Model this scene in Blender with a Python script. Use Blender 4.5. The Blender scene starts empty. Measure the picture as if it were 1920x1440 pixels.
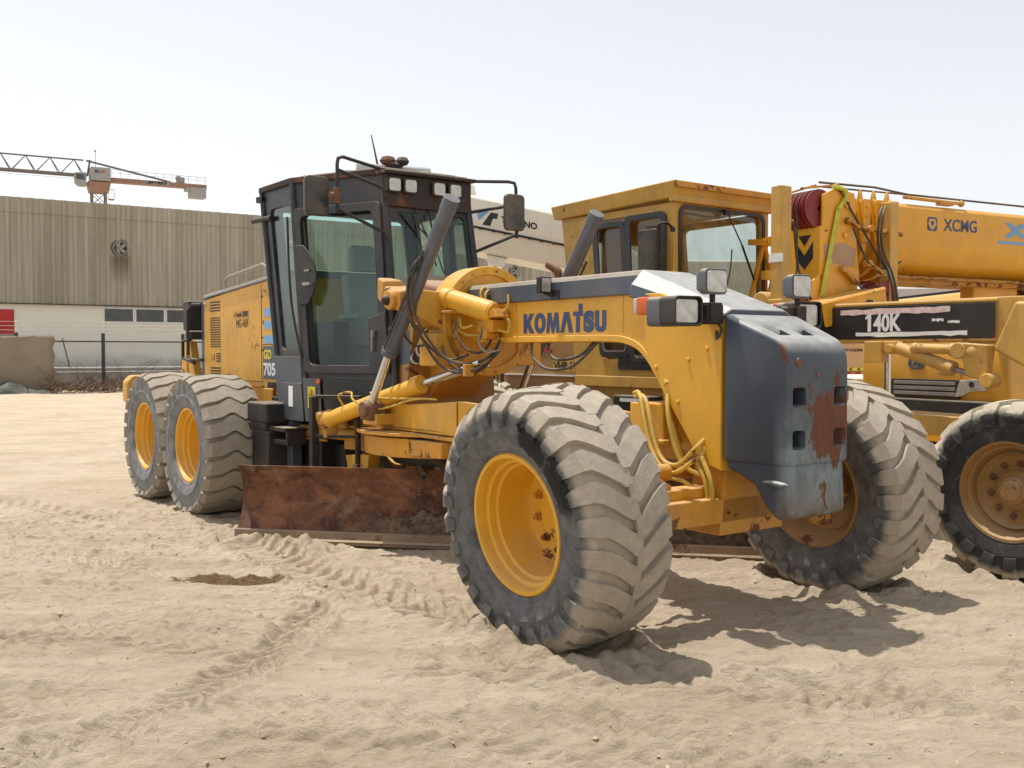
import bpy, bmesh, math, random
import numpy as np
from mathutils import Vector, Matrix, Euler
R = math.radians
random.seed(7); rng = np.random.default_rng(5)
sc = bpy.context.scene
col = bpy.context.collection

# ------------------------------------------------------------------ camera
cam_d = bpy.data.cameras.new("camera")
cam = bpy.data.objects.new("camera", cam_d); col.objects.link(cam)
cam.location = (0, 0, 1.7)
cam.rotation_euler = (R(90) - math.atan(60 / 1900), 0, 0)
cam_d.sensor_width = 36; cam_d.lens = 36 * 1900 / 1920
cam_d.clip_start = 0.1; cam_d.clip_end = 3000
sc.camera = cam
# ------------------------------------------------------------------ sky and sun
SUN_H = (-0.24, 0.15)                      # ground shadows run (+.24, -.15) per metre of height
elev = math.atan2(1, math.hypot(*SUN_H)); azim = math.atan2(SUN_H[0], SUN_H[1])
w = bpy.data.worlds.new("World"); sc.world = w; w.use_nodes = True
nt = w.node_tree; bg = nt.nodes["Background"]
sky = nt.nodes.new("ShaderNodeTexSky"); sky.sky_type = 'NISHITA'; sky.sun_disc = False
sky.sun_elevation = elev; sky.sun_rotation = azim
sky.air_density = 1.15; sky.dust_density = 1.0; sky.ozone_density = 1.0; sky.altitude = 0
hs = nt.nodes.new("ShaderNodeHueSaturation"); hs.inputs['Saturation'].default_value = 0.18   # desert haze bleaches the sky
nt.links.new(sky.outputs[0], hs.inputs['Color'])
nt.links.new(hs.outputs[0], bg.inputs[0]); bg.inputs[1].default_value = 0.15
sd = bpy.data.lights.new("sun", 'SUN'); sd.energy = 3.9; sd.angle = R(0.6); sd.color = (1, 0.95, 0.87)
so = bpy.data.objects.new("sun", sd); col.objects.link(so)
so.rotation_euler = Vector((SUN_H[0], SUN_H[1], 1)).to_track_quat('Z', 'Y').to_euler()
sc.view_settings.view_transform = 'Standard'; sc.view_settings.look = 'None'
sc.view_settings.gamma = 1; sc.view_settings.exposure = 0.22
sc.cycles.max_bounces = 8; sc.cycles.transparent_max_bounces = 24

# ------------------------------------------------------------------ materials
def lin(h):
    h = h.lstrip('#'); o = []
    for i in (0, 2, 4):
        c = int(h[i:i+2], 16) / 255; o.append(c / 12.92 if c <= .04045 else ((c + .055) / 1.055) ** 2.4)
    return tuple(o)
RUST = (.15, .055, .022); DUSTC = (.50, .40, .28)
def mixc(nt, fac, a, b, mode='MIX'):
    m = nt.nodes.new('ShaderNodeMix'); m.data_type = 'RGBA'; m.blend_type = mode
    for sock, v in ((m.inputs[0], fac), (m.inputs[6], a), (m.inputs[7], b)):
        if hasattr(v, 'links') or isinstance(v, bpy.types.NodeSocket): nt.links.new(v, sock)
        else: sock.default_value = v if isinstance(v, (int, float)) else (*v[:3], 1)
    return m.outputs[2]
def mth(nt, op, a, b=0.0, c=0.0, clamp=False):
    m = nt.nodes.new('ShaderNodeMath'); m.operation = op; m.use_clamp = clamp
    for i, v in enumerate((a, b, c)):
        if isinstance(v, bpy.types.NodeSocket): nt.links.new(v, m.inputs[i])
        else: m.inputs[i].default_value = v
    return m.outputs[0]
def ramp(nt, v, lo, hi, a=0.0, b=1.0):
    m = nt.nodes.new('ShaderNodeMapRange'); nt.links.new(v, m.inputs[0])
    for i, x in enumerate((lo, hi, a, b)): m.inputs[i+1].default_value = x
    return m.outputs[0]
def noise(nt, vec, scale, detail=4, rough=.6, dist=0, stretch=None):
    n = nt.nodes.new('ShaderNodeTexNoise'); n.inputs['Scale'].default_value = scale
    n.inputs['Detail'].default_value = detail; n.inputs['Roughness'].default_value = rough
    n.inputs['Distortion'].default_value = dist
    if stretch:
        mp = nt.nodes.new('ShaderNodeMapping'); mp.inputs['Scale'].default_value = stretch
        nt.links.new(vec, mp.inputs[0]); vec = mp.outputs[0]
    nt.links.new(vec, n.inputs['Vector']); return n.outputs['Fac']
def newmat(name):
    m = bpy.data.materials.new(name); m.use_nodes = True; nt = m.node_tree
    b = nt.nodes['Principled BSDF']; tc = nt.nodes.new('ShaderNodeTexCoord')
    return m, nt, b, tc.outputs['Object']
def surf(name, c, rough=.5, metal=0, var=.18, vs=2.5, dust=0.0, rust=0.0, rs=6, bump=0.0, bs=60, streak=0, dirt=0.0, spec=.5, coat=0):
    m, nt, b, oc = newmat(name)
    n1 = noise(nt, oc, vs, 5)
    lo = tuple(x * (1 - var) for x in c); hi = tuple(min(1, x * (1 + var)) for x in c)
    cc = mixc(nt, ramp(nt, n1, .3, .7), lo, hi); rr = None
    if streak:
        s = noise(nt, oc, 3, 5, .65, 0, (6, 6, .5))
        cc = mixc(nt, ramp(nt, s, .48, .75, 0, streak), cc, tuple(x * .45 for x in c))
    if dirt:
        d = noise(nt, oc, 1.7, 7, .7); cc = mixc(nt, ramp(nt, d, .42, .72, 0, dirt), cc, (.30, .22, .14))
    if dust:
        g = nt.nodes.new('ShaderNodeNewGeometry'); sx = nt.nodes.new('ShaderNodeSeparateXYZ')
        nt.links.new(g.outputs['Normal'], sx.inputs[0])
        up = ramp(nt, sx.outputs[2], .25, .95); dn = noise(nt, oc, 7, 6, .7)
        f = mth(nt, 'MULTIPLY', up, ramp(nt, dn, .25, .6, .55, 1)); f = mth(nt, 'MULTIPLY', f, dust)
        cc = mixc(nt, f, cc, DUSTC); rr = ramp(nt, f, 0, 1, rough, .95)
    if rust:
        rn = noise(nt, oc, rs, 9, .72, .6); big = noise(nt, oc, rs * .22, 3)
        f = mth(nt, 'ADD', rn, mth(nt, 'MULTIPLY', mth(nt, 'SUBTRACT', big, .5), .55))
        f = ramp(nt, f, .70 - rust * .25, .73 - rust * .25)
        rc = mixc(nt, noise(nt, oc, 30, 4), (.07, .03, .018), (.26, .10, .04))
        cc = mixc(nt, f, cc, rc); r2 = nt.nodes.new('ShaderNodeMix'); r2.data_type = 'FLOAT'
        nt.links.new(f, r2.inputs[0]); r2.inputs[3].default_value = .9
        if rr is not None: nt.links.new(rr, r2.inputs[2])
        else: r2.inputs[2].default_value = rough
        rr = r2.outputs[0]
    nt.links.new(cc, b.inputs['Base Color'])
    if rr is not None: nt.links.new(rr, b.inputs['Roughness'])
    else: nt.links.new(ramp(nt, noise(nt, oc, vs * 4, 4), .3, .7, max(0, rough - .1), min(1, rough + .12)), b.inputs['Roughness'])
    b.inputs['Metallic'].default_value = metal; b.inputs['Specular IOR Level'].default_value = spec
    if coat: b.inputs['Coat Weight'].default_value = coat
    if bump:
        bn = nt.nodes.new('ShaderNodeBump'); bn.inputs['Strength'].default_value = bump; bn.inputs['Distance'].default_value = .01
        nt.links.new(noise(nt, oc, bs, 5, .6), bn.inputs['Height']); nt.links.new(bn.outputs[0], b.inputs['Normal'])
    return m
M = {}
M['ky'] = surf('yellow_machine_paint', (.70, .355, .022), .42, var=.16, dust=.38, rust=.20, rs=9, dirt=.32, bump=.08, streak=.28)
M['kyc'] = surf('cleaner_yellow_machine_paint', (.76, .395, .022), .38, var=.10, dust=.35, rust=.06, dirt=.22, bump=.06, streak=.18)
M['kyr'] = surf('chipped_yellow_machine_paint', (.62, .28, .016), .5, var=.16, dust=.42, rust=.50, rs=5, dirt=.5, bump=.2, streak=.3)
M['kg'] = surf('blue_grey_machine_paint', (.060, .080, .115), .42, var=.16, dust=.88, dirt=.30, bump=.05, rust=.03)
M['cylp'] = surf('dark_blue_grey_cylinder_paint', (.095, .115, .150), .34, var=.25, metal=.25, dust=.28, dirt=.25, rust=.06, bump=.08)
M['cab'] = surf('dark_cab_frame_paint', (.017, .020, .027), .42, var=.2, dust=.45, dirt=.18, bump=.05)
M['cabg'] = surf('grey_cab_panel_paint', (.055, .068, .088), .45, var=.15, dust=.7, dirt=.2, bump=.05)
M['rcab'] = surf('rusty_dark_roof', (.035, .025, .022), .7, var=.3, dust=.6, rust=.5, rs=12, bump=.3)
M['black'] = surf('black_metal', (.010, .011, .012), .5, var=.3, dust=.35, dirt=.12, bump=.1)
M['blackr'] = surf('rusty_black_metal', (.025, .018, .015), .7, var=.3, dust=.6, rust=.35, rs=9, bump=.3)
M['rubber'] = surf('hose_rubber', (.025, .024, .023), .65, var=.3, dust=.45, dirt=.4, vs=9)
M['yhose'] = surf('painted_yellow_hose', (.58, .37, .045), .55, var=.2, dust=.3, rust=.2, rs=14, dirt=.3, vs=9)
M['chrome'] = surf('chromed_rod', (.62, .64, .67), .14, metal=1, var=.08, dirt=.12)
M['steel'] = surf('dull_steel', (.30, .29, .27), .45, metal=.7, var=.2, dirt=.35)
M['rust'] = surf('rusty_steel', (.16, .065, .030), .85, var=.45, vs=5, dust=.5, rust=.3, rs=14, dirt=.35, bump=.5, bs=40)
M['ty'] = surf('faded_tan_machine_paint', (.58, .325, .055), .52, var=.16, dust=.42, rust=.16, rs=8, dirt=.38, bump=.08, streak=.35)
M['tyd'] = surf('dark_tan_machine_paint', (.33, .17, .045), .6, var=.2, dust=.5, rust=.22, rs=6, dirt=.4, bump=.1)
M['xy'] = surf('orange_yellow_crane_paint', (.74, .355, .014), .32, var=.10, dust=.35, rust=.05, dirt=.2, bump=.04, streak=.15)
M['xyl'] = surf('dusty_truck_cab_paint', (.70, .36, .035), .4, var=.10, dust=.4, rust=.0, dirt=.35, bump=.03)
M['white'] = surf('cream_white_crane_paint', (.80, .775, .69), .4, var=.05, dust=.4, dirt=.12, streak=.15)
M['decal_w'] = surf('white_decal', (.75, .76, .76), .45, var=.08, dirt=.1)
M['decal_b'] = surf('navy_blue_decal', (.030, .065, .19), .45, var=.15, dirt=.12)
M['decal_k'] = surf('black_decal', (.012, .012, .014), .45, var=.3, dirt=.08)
M['decal_lb'] = surf('light_blue_decal', (.16, .36, .62), .45, var=.1, dirt=.1)
M['decal_y'] = surf('yellow_decal', (.72, .60, .06), .45, var=.1)
M['decal_r'] = surf('red_decal', (.45, .02, .02), .5, var=.2)
M['orange'] = surf('orange_lens', (.62, .10, .006), .35, var=.2, dirt=.2)
M['grey_l'] = surf('grey_lens', (.45, .46, .47), .3, var=.15)
M['drum'] = surf('red_rope_drum', (.20, .014, .014), .45, var=.25, dust=.3, dirt=.2)
M['strap'] = surf('yellow_green_webbing', (.50, .52, .06), .8, var=.2, vs=14, dirt=.2)
M['seat'] = surf('grey_seat_fabric', (.24, .27, .265), .9, var=.2)
M['tank'] = surf('black_plastic', (.012, .012, .013), .55, var=.2, dust=.4, dirt=.15)
M['redrust'] = surf('faded_red_brown_cover', (.30, .13, .075), .7, var=.25, dust=.6, dirt=.3)
M['lens'] = None
def lens():
    m, nt, b, oc = newmat('ribbed_lamp_glass')
    n = noise(nt, oc, 14, 4); nt.links.new(mixc(nt, ramp(nt, n, .3, .7), (.38, .36, .32), (.62, .60, .56)), b.inputs['Base Color'])
    wv = nt.nodes.new('ShaderNodeTexWave'); wv.inputs['Scale'].default_value = 30; nt.links.new(oc, wv.inputs[0])
    bn = nt.nodes.new('ShaderNodeBump'); bn.inputs['Strength'].default_value = .25; bn.inputs['Distance'].default_value = .004
    nt.links.new(wv.outputs['Fac'], bn.inputs['Height']); nt.links.new(bn.outputs[0], b.inputs['Normal'])
    b.inputs['Roughness'].default_value = .22; b.inputs['Metallic'].default_value = .35; b.inputs['Coat Weight'].default_value = .8
    return m
M['lens'] = lens()
def glass(name, tint, dirt=.25, refl=.5):
    m, nt, b, oc = newmat(name); nt.nodes.remove(b); out = nt.nodes['Material Output']
    tr = nt.nodes.new('ShaderNodeBsdfTransparent'); tr.inputs[0].default_value = (*tint, 1)
    gl = nt.nodes.new('ShaderNodeBsdfGlossy'); gl.inputs['Roughness'].default_value = .03
    fr = nt.nodes.new('ShaderNodeLayerWeight'); fr.inputs[0].default_value = .5       # thin pane: same reflectance from both sides
    fz = mth(nt, 'ADD', mth(nt, 'MULTIPLY', mth(nt, 'POWER', fr.outputs['Facing'], 4.0), .8), .04)
    mx = nt.nodes.new('ShaderNodeMixShader'); nt.links.new(mth(nt, 'MULTIPLY', fz, refl * 2), mx.inputs[0])
    nt.links.new(tr.outputs[0], mx.inputs[1]); nt.links.new(gl.outputs[0], mx.inputs[2])
    df = nt.nodes.new('ShaderNodeBsdfDiffuse'); df.inputs[0].default_value = (.42, .40, .33, 1)
    n = noise(nt, oc, 2.2, 4, .6, .2, (1, 1, .5)); m2 = nt.nodes.new('ShaderNodeMixShader')
    nt.links.new(ramp(nt, n, .42, .8, .0, dirt), m2.inputs[0]); nt.links.new(mx.outputs[0], m2.inputs[1]); nt.links.new(df.outputs[0], m2.inputs[2])
    nt.links.new(m2.outputs[0], out.inputs[0]); return m
M['glass'] = glass('green_tinted_cab_glass', (.83, .925, .90), .07, .45)
M['glass2'] = glass('smoky_cab_glass', (.88, .92, .91), .12, .5)
M['dglass'] = surf('dark_window_glass', (.03, .034, .036), .12, var=.3, spec=.8, dirt=.15)
M['mirror'] = surf('dusty_mirror_back', (.025, .026, .028), .35, var=.4, dust=.3, dirt=.5, vs=8)

def blade_mat():
    m, nt, b, oc = newmat('rusted_muddy_blade')
    n = noise(nt, oc, 4, 8, .7, .5)
    c = mixc(nt, ramp(nt, n, .36, .64), (.045, .017, .010), (.25, .105, .050))
    ns = noise(nt, oc, 2.5, 8, .8, 1.2, (1, 1, 3)); c = mixc(nt, ramp(nt, ns, .60, .68, 0, .7), c, (.33, .19, .11))
    n3 = noise(nt, oc, 2.2, 6, .7); c = mixc(nt, ramp(nt, n3, .52, .72, 0, .8), c, (.33, .20, .12))
    sx = nt.nodes.new('ShaderNodeSeparateXYZ'); nt.links.new(oc, sx.inputs[0])
    n2 = noise(nt, oc, 3.2, 8, .7, .8)
    lowz = mth(nt, 'ADD', ramp(nt, sx.outputs[2], .06, .46, .52, -.18), mth(nt, 'MULTIPLY', mth(nt, 'SUBTRACT', n2, .5), .9))
    right = ramp(nt, sx.outputs[0], -3.6, -3.2)      # caked mud on the middle of the blade only
    f = mth(nt, 'MULTIPLY', ramp(nt, lowz, .10, .16), right)
    mud = mixc(nt, ramp(nt, noise(nt, oc, 18, 6), .35, .65), (.06, .043, .030), (.24, .17, .115))
    c = mixc(nt, f, c, mud)
    f2 = ramp(nt, mth(nt, 'ADD', ramp(nt, sx.outputs[2], .04, .15, .3, -.28), mth(nt, 'MULTIPLY', mth(nt, 'SUBTRACT', n, .5), .5)), 0, .05)
    c = mixc(nt, f2, c, (.40, .31, .21))
    nt.links.new(c, b.inputs['Base Color']); b.inputs['Roughness'].default_value = .85
    bn = nt.nodes.new('ShaderNodeBump'); bn.inputs['Strength'].default_value = .9; bn.inputs['Distance'].default_value = .03
    hh = mth(nt, 'ADD', mth(nt, 'MULTIPLY', noise(nt, oc, 22, 8, .7), mth(nt, 'ADD', f, .12)), mth(nt, 'MULTIPLY', f, .7))
    nt.links.new(hh, bn.inputs['Height']); nt.links.new(bn.outputs[0], b.inputs['Normal']); return m
M['blade'] = blade_mat()
def nose_mat():
    m, nt, b, oc = newmat('blue_grey_paint_worn_to_rust')
    sx = nt.nodes.new('ShaderNodeSeparateXYZ'); nt.links.new(oc, sx.inputs[0])
    g = nt.nodes.new('ShaderNodeNewGeometry'); gs = nt.nodes.new('ShaderNodeSeparateXYZ'); nt.links.new(g.outputs['Normal'], gs.inputs[0])
    base = mixc(nt, ramp(nt, noise(nt, oc, 2.5, 6), .3, .7), (.044, .056, .078), (.068, .084, .112))
    base = mixc(nt, ramp(nt, noise(nt, oc, 60, 3, .8), .68, .74, 0, .5), base, (.3, .27, .24))
    front = ramp(nt, sx.outputs[0], .60, .66)
    n = noise(nt, oc, 5, 9, .68, .4, (1, 1, .45))
    band = mth(nt, 'MULTIPLY', ramp(nt, sx.outputs[2], .95, 1.18), ramp(nt, sx.outputs[2], 1.50, 1.34))
    ry = ramp(nt, sx.outputs[1], -.24, .02)
    f = mth(nt, 'ADD', n, mth(nt, 'MULTIPLY', mth(nt, 'MULTIPLY', band, ry), .20))
    fr_ = mth(nt, 'MULTIPLY', ramp(nt, f, .612, .625), front)
    fade = mth(nt, 'MULTIPLY', mth(nt, 'MULTIPLY', ramp(nt, n, .38, .56), ramp(nt, sx.outputs[2], 1.45, 1.1)), front)
    base = mixc(nt, fade, base, (.17, .22, .24))
    low = mth(nt, 'MULTIPLY', ramp(nt, noise(nt, oc, 8, 7, .7), .38, .62), ramp(nt, sx.outputs[2], 1.0, .74))
    base = mixc(nt, low, base, (.13, .085, .05))
    chip = ramp(nt, noise(nt, oc, 42, 4, .8), .70, .72); base = mixc(nt, mth(nt, 'MULTIPLY', chip, front), base, (.10, .045, .025))
    scr = ramp(nt, noise(nt, oc, 26, 3, .7, .3, (1, 1, .12)), .70, .73, 0, .5); base = mixc(nt, mth(nt, 'MULTIPLY', scr, front), base, (.22, .21, .19))
    rc = mixc(nt, noise(nt, oc, 16, 6, .6, 0, (1, 1, .3)), (.075, .028, .016), (.185, .072, .034))
    c = mixc(nt, fr_, base, rc)
    up = mth(nt, 'MULTIPLY', ramp(nt, gs.outputs[2], .30, .72), .92); c = mixc(nt, up, c, mixc(nt, ramp(nt, noise(nt, oc, 9, 7, .7), .3, .7), (.26, .265, .265), (.46, .45, .42)))
    nt.links.new(c, b.inputs['Base Color']); nt.links.new(ramp(nt, fr_, 0, 1, .45, .85), b.inputs['Roughness'])
    bn = nt.nodes.new('ShaderNodeBump'); bn.inputs['Strength'].default_value = .35; bn.inputs['Distance'].default_value = .006
    nt.links.new(mth(nt, 'SUBTRACT', noise(nt, oc, 20, 6), mth(nt, 'MULTIPLY', fr_, .8)), bn.inputs['Height']); nt.links.new(bn.outputs[0], b.inputs['Normal'])
    return m
M['nose'] = nose_mat()
M['hoodtop'] = surf('bleached_dusty_grey_paint', (.11, .13, .16), .5, var=.15, dust=.3, dirt=.2)
def tyremat(name, r0, dk, dusty, patch=False, top=.95):
    # dusty tread turning to dark rubber on the sidewall, by radius from the axle
    m, nt, b, oc = newmat(name); sx = nt.nodes.new('ShaderNodeSeparateXYZ'); nt.links.new(oc, sx.inputs[0])
    x, z = sx.outputs[0], sx.outputs[2]
    r = mth(nt, 'SQRT', mth(nt, 'ADD', mth(nt, 'MULTIPLY', x, x), mth(nt, 'MULTIPLY', z, z)))
    n = noise(nt, oc, 6, 7, .7); rn = mth(nt, 'ADD', r, mth(nt, 'MULTIPLY', mth(nt, 'SUBTRACT', n, .5), .14))
    f = ramp(nt, rn, r0 - .03, r0 + .02)
    side = mixc(nt, ramp(nt, noise(nt, oc, 9, 7, .7, .5), .3, .72), dk, tuple(v * 2.6 + .02 for v in dk))
    d = mixc(nt, ramp(nt, noise(nt, oc, 14, 6, .7), .3, .7), tuple(v * .72 for v in dusty), dusty)
    c = mixc(nt, mth(nt, 'MULTIPLY', f, top), side, d)
    if patch:
        a = mth(nt, 'ARCTAN2', z, x); k = noise(nt, oc, 7, 6, .75, .4)
        pa = mth(nt, 'MULTIPLY', ramp(nt, a, .16, .3), ramp(nt, a, 1.36, 1.26))
        pr = mth(nt, 'SUBTRACT', 1, mth(nt, 'MULTIPLY', mth(nt, 'ABSOLUTE', mth(nt, 'SUBTRACT', r, .545)), 9))
        pf = ramp(nt, mth(nt, 'ADD', mth(nt, 'MULTIPLY', pa, pr), mth(nt, 'MULTIPLY', mth(nt, 'SUBTRACT', k, .5), 1.6)), .30, .36)
        c = mixc(nt, mth(nt, 'MULTIPLY', pf, pa), c, (.006, .006, .007))
    nt.links.new(c, b.inputs['Base Color']); b.inputs['Roughness'].default_value = .82
    bn = nt.nodes.new('ShaderNodeBump'); c2_ = mixc(nt, ramp(nt, noise(nt, oc, 5, 8, .8, 1.0), .55, .70, 0, .45), c, tuple(v*.55 for v in dusty)); nt.links.new(c2_, b.inputs['Base Color'])
    bn.inputs['Strength'].default_value = .6; bn.inputs['Distance'].default_value = .010
    nt.links.new(noise(nt, oc, 30, 9, .75), bn.inputs['Height']); nt.links.new(bn.outputs[0], b.inputs['Normal']); return m
M['t_front'] = tyremat('dusty_front_tyre_rubber', .665, (.060, .060, .061), (.45, .385, .305), True)
M['t_rear'] = tyremat('dusty_rear_tyre_rubber', .665, (.095, .095, .096), (.37, .32, .25))
M['t_tan'] = tyremat('dusty_black_tyre_rubber', .60, (.014, .013, .013), (.56, .50, .38))

# ------------------------------------------------------------------ mesh helpers
class MB:
    def __init__(s): s.v = []; s.f = []; s.m = []; s.cur = 0
    def mat(s, i): s.cur = i; return s
    def add(s, vs, fs):
        b = len(s.v); s.v += [tuple(v) for v in vs]
        for f in fs: s.f.append([b + i for i in f]); s.m.append(s.cur)
        return s
    def box(s, x0, x1, y0, y1, z0, z1):
        return s.hexa([(x0,y0,z0),(x1,y0,z0),(x1,y1,z0),(x0,y1,z0),(x0,y0,z1),(x1,y0,z1),(x1,y1,z1),(x0,y1,z1)])
    def hexa(s, p): return s.add(p, [(0,3,2,1),(4,5,6,7),(0,1,5,4),(1,2,6,5),(2,3,7,6),(3,0,4,7)])
    def bar(s, a, b, w_, h_, up=(0,0,1)):
        a = Vector(a); b = Vector(b); d = (b - a).normalized(); u = Vector(up)
        if abs(d.dot(u)) > .97: u = Vector((1, 0, 0))
        x = d.cross(u).normalized(); u = x.cross(d).normalized(); x *= w_ / 2; u *= h_ / 2
        return s.hexa([a-x-u, a+x-u, b+x-u, b-x-u, a-x+u, a+x+u, b+x+u, b-x+u])
    def prism(s, poly, vec):
        n = len(poly); vec = Vector(vec); p = [Vector(q) for q in poly]
        return s.add(p + [q + vec for q in p], [tuple(range(n))[::-1], tuple(range(n, 2*n))] + [(i, (i+1) % n, n + (i+1) % n, n + i) for i in range(n)])
    def py(s, poly, y0, y1): return s.prism([(x, y0, z) for x, z in poly], (0, y1 - y0, 0))
    def px(s, poly, x0, x1): return s.prism([(x0, y, z) for y, z in poly], (x1 - x0, 0, 0))
    def pz(s, poly, z0, z1): return s.prism([(x, y, z0) for x, y in poly], (0, 0, z1 - z0))
    def tube(s, pts, r, seg=8, caps=True, smooth_path=0):
        pts = [Vector(p) for p in pts]
        if smooth_path: pts = crom(pts, smooth_path)
        rs = r if isinstance(r, (list, tuple)) else [r] * len(pts); n = len(pts); vs = []; prev = None
        for i, p in enumerate(pts):
            d = (pts[min(i+1, n-1)] - pts[max(i-1, 0)]).normalized()
            if prev is None:
                u = Vector((0, 0, 1)) if abs(d.z) < .9 else Vector((1, 0, 0)); x = d.cross(u).normalized()
            else: x = (prev - d * prev.dot(d)).normalized()
            prev = x; y = d.cross(x)
            for k in range(seg):
                a = 2 * math.pi * k / seg; vs.append(p + (x * math.cos(a) + y * math.sin(a)) * rs[i])
        fs = [(i*seg+k, i*seg+(k+1) % seg, (i+1)*seg+(k+1) % seg, (i+1)*seg+k) for i in range(n-1) for k in range(seg)]
        if caps: fs += [tuple(range(seg))[::-1], tuple((n-1)*seg+k for k in range(seg))]
        return s.add(vs, fs)
    def cyl(s, a, b, r, r2=None, seg=24): return s.tube([a, b], [r, r if r2 is None else r2], seg)
    def lathe(s, prof, c=(0,0,0), axis='y', seg=64, close=False, sy=1):
        vs = []; n = len(prof)
        for k in range(seg):
            a = 2 * math.pi * k / seg; ca, sa = math.cos(a), math.sin(a)
            for (t, r) in prof:
                if axis == 'y': vs.append((c[0] + r*ca, c[1] + t, c[2] + r*sa))
                elif axis == 'x': vs.append((c[0] + t, c[1] + r*ca, c[2] + r*sa))
                else: vs.append((c[0] + r*ca, c[1] + r*sa, c[2] + t))
        m = n if close else n - 1
        return s.add(vs, [(k*n+i, k*n+(i+1) % n, ((k+1) % seg)*n+(i+1) % n, ((k+1) % seg)*n+i) for k in range(seg) for i in range(m)])
    def ringplate(s, outer, inner, vec):
        n = len(outer); vec = Vector(vec); o = [Vector(q) for q in outer]; i_ = [Vector(q) for q in inner]
        vs = o + i_ + [q + vec for q in o] + [q + vec for q in i_]; fs = []
        for k in range(n):
            j = (k+1) % n
            fs += [(k, j, n+j, n+k), (2*n+k, 3*n+k, 3*n+j, 2*n+j), (k, 2*n+k, 2*n+j, j), (n+k, n+j, 3*n+j, 3*n+k)]
        return s.add(vs, fs)
    def sphere(s, c, r, seg=14, sc_=(1,1,1)):
        vs = []; fs = []; h = seg // 2
        for i in range(h + 1):
            for k in range(seg):
                a = math.pi * i / h; b = 2 * math.pi * k / seg
                vs.append((c[0] + r*sc_[0]*math.sin(a)*math.cos(b), c[1] + r*sc_[1]*math.sin(a)*math.sin(b), c[2] + r*sc_[2]*math.cos(a)))
        for i in range(h):
            for k in range(seg): fs.append((i*seg+k, i*seg+(k+1) % seg, (i+1)*seg+(k+1) % seg, (i+1)*seg+k))
        return s.add(vs, fs)
    def bolt(s, p, n, r=.018, h=.012):
        p = Vector(p); n = Vector(n).normalized(); return s.tube([p, p + n*h], r, 6)
def crom(p, k):
    q = [p[0]] + list(p) + [p[-1]]; out = []
    for i in range(1, len(q) - 2):
        for j in range(k):
            t = j / k; a, b, c, d = q[i-1], q[i], q[i+1], q[i+2]
            out.append(.5 * ((2*b) + (c-a)*t + (2*a - 5*b + 4*c - d)*t*t + (3*b - a - 3*c + d)*t**3))
    return out + [p[-1]]
def rr(y0, y1, z0, z1, r, n=4):
    o = []
    for cy, cz, a0 in ((y1-r, z1-r, 0), (y0+r, z1-r, 90), (y0+r, z0+r, 180), (y1-r, z0+r, 270)):
        for k in range(n+1):
            a = R(a0 + 90*k/n); o.append((cy + r*math.cos(a), cz + r*math.sin(a)))
    return o
def props(o, **k):
    for a, b in k.items(): o[a] = b
def obj(name, mb, mat, parent=None, bevel=0, seg=2, sharp=35, loc=None, rot=None, merge=True, **pr):
    me = bpy.data.meshes.new(name); me.from_pydata(mb.v, [], mb.f)
    mats = mat if isinstance(mat, (list, tuple)) else [mat]
    for m in mats: me.materials.append(m)
    if len(mats) > 1: me.polygons.foreach_set('material_index', mb.m)
    bm = bmesh.new(); bm.from_mesh(me)
    if merge: bmesh.ops.remove_doubles(bm, verts=bm.verts, dist=1e-5)
    bmesh.ops.recalc_face_normals(bm, faces=bm.faces); bm.to_mesh(me); bm.free()
    me.shade_smooth(); me.set_sharp_from_angle(angle=R(sharp))
    o = bpy.data.objects.new(name, me); col.objects.link(o)
    if parent is not None: o.parent = parent
    if loc: o.location = loc
    if rot: o.rotation_euler = rot
    if bevel:
        b = o.modifiers.new('bevel', 'BEVEL'); b.width = bevel; b.segments = seg; b.limit_method = 'ANGLE'; b.angle_limit = R(40); b.harden_normals = True
    props(o, **pr); return o
def thing(name, loc, rz, label, cat, group=None):
    o = bpy.data.objects.new(name, None); col.objects.link(o); o.location = loc; o.rotation_euler = (0, 0, rz)
    o.empty_display_size = .5; o['label'] = label; o['category'] = cat
    if group: o['group'] = group
    return o
def text(name, body, org, rt, up, wd, ht, mat, parent, ext=.0025, bold=0.0, shear=0, name2=None):
    c = bpy.data.curves.new('t', 'FONT'); c.body = body; c.size = 1; c.offset = bold; c.extrude = .001; c.shear = shear
    t = bpy.data.objects.new('t', c); col.objects.link(t); bpy.context.view_layer.update()
    me = bpy.data.meshes.new_from_object(t.evaluated_get(bpy.context.evaluated_depsgraph_get()))
    bpy.data.objects.remove(t)
    co = np.array([v.co[:] for v in me.vertices]); mn = co.min(0); mx = co.max(0)
    rt = Vector(rt).normalized(); up = Vector(up).normalized(); nn = rt.cross(up).normalized(); org = Vector(org)
    for v in me.vertices:
        a = (v.co.x - mn[0]) / (mx[0] - mn[0]) * wd; b = (v.co.y - mn[1]) / (mx[1] - mn[1]) * ht
        v.co = org + rt*a + up*b + nn * (ext if v.co.z > 0 else 0.0004)
    me.materials.clear(); me.materials.append(mat)
    o = bpy.data.objects.new(name, me); col.objects.link(o); o.parent = parent; return o

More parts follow.
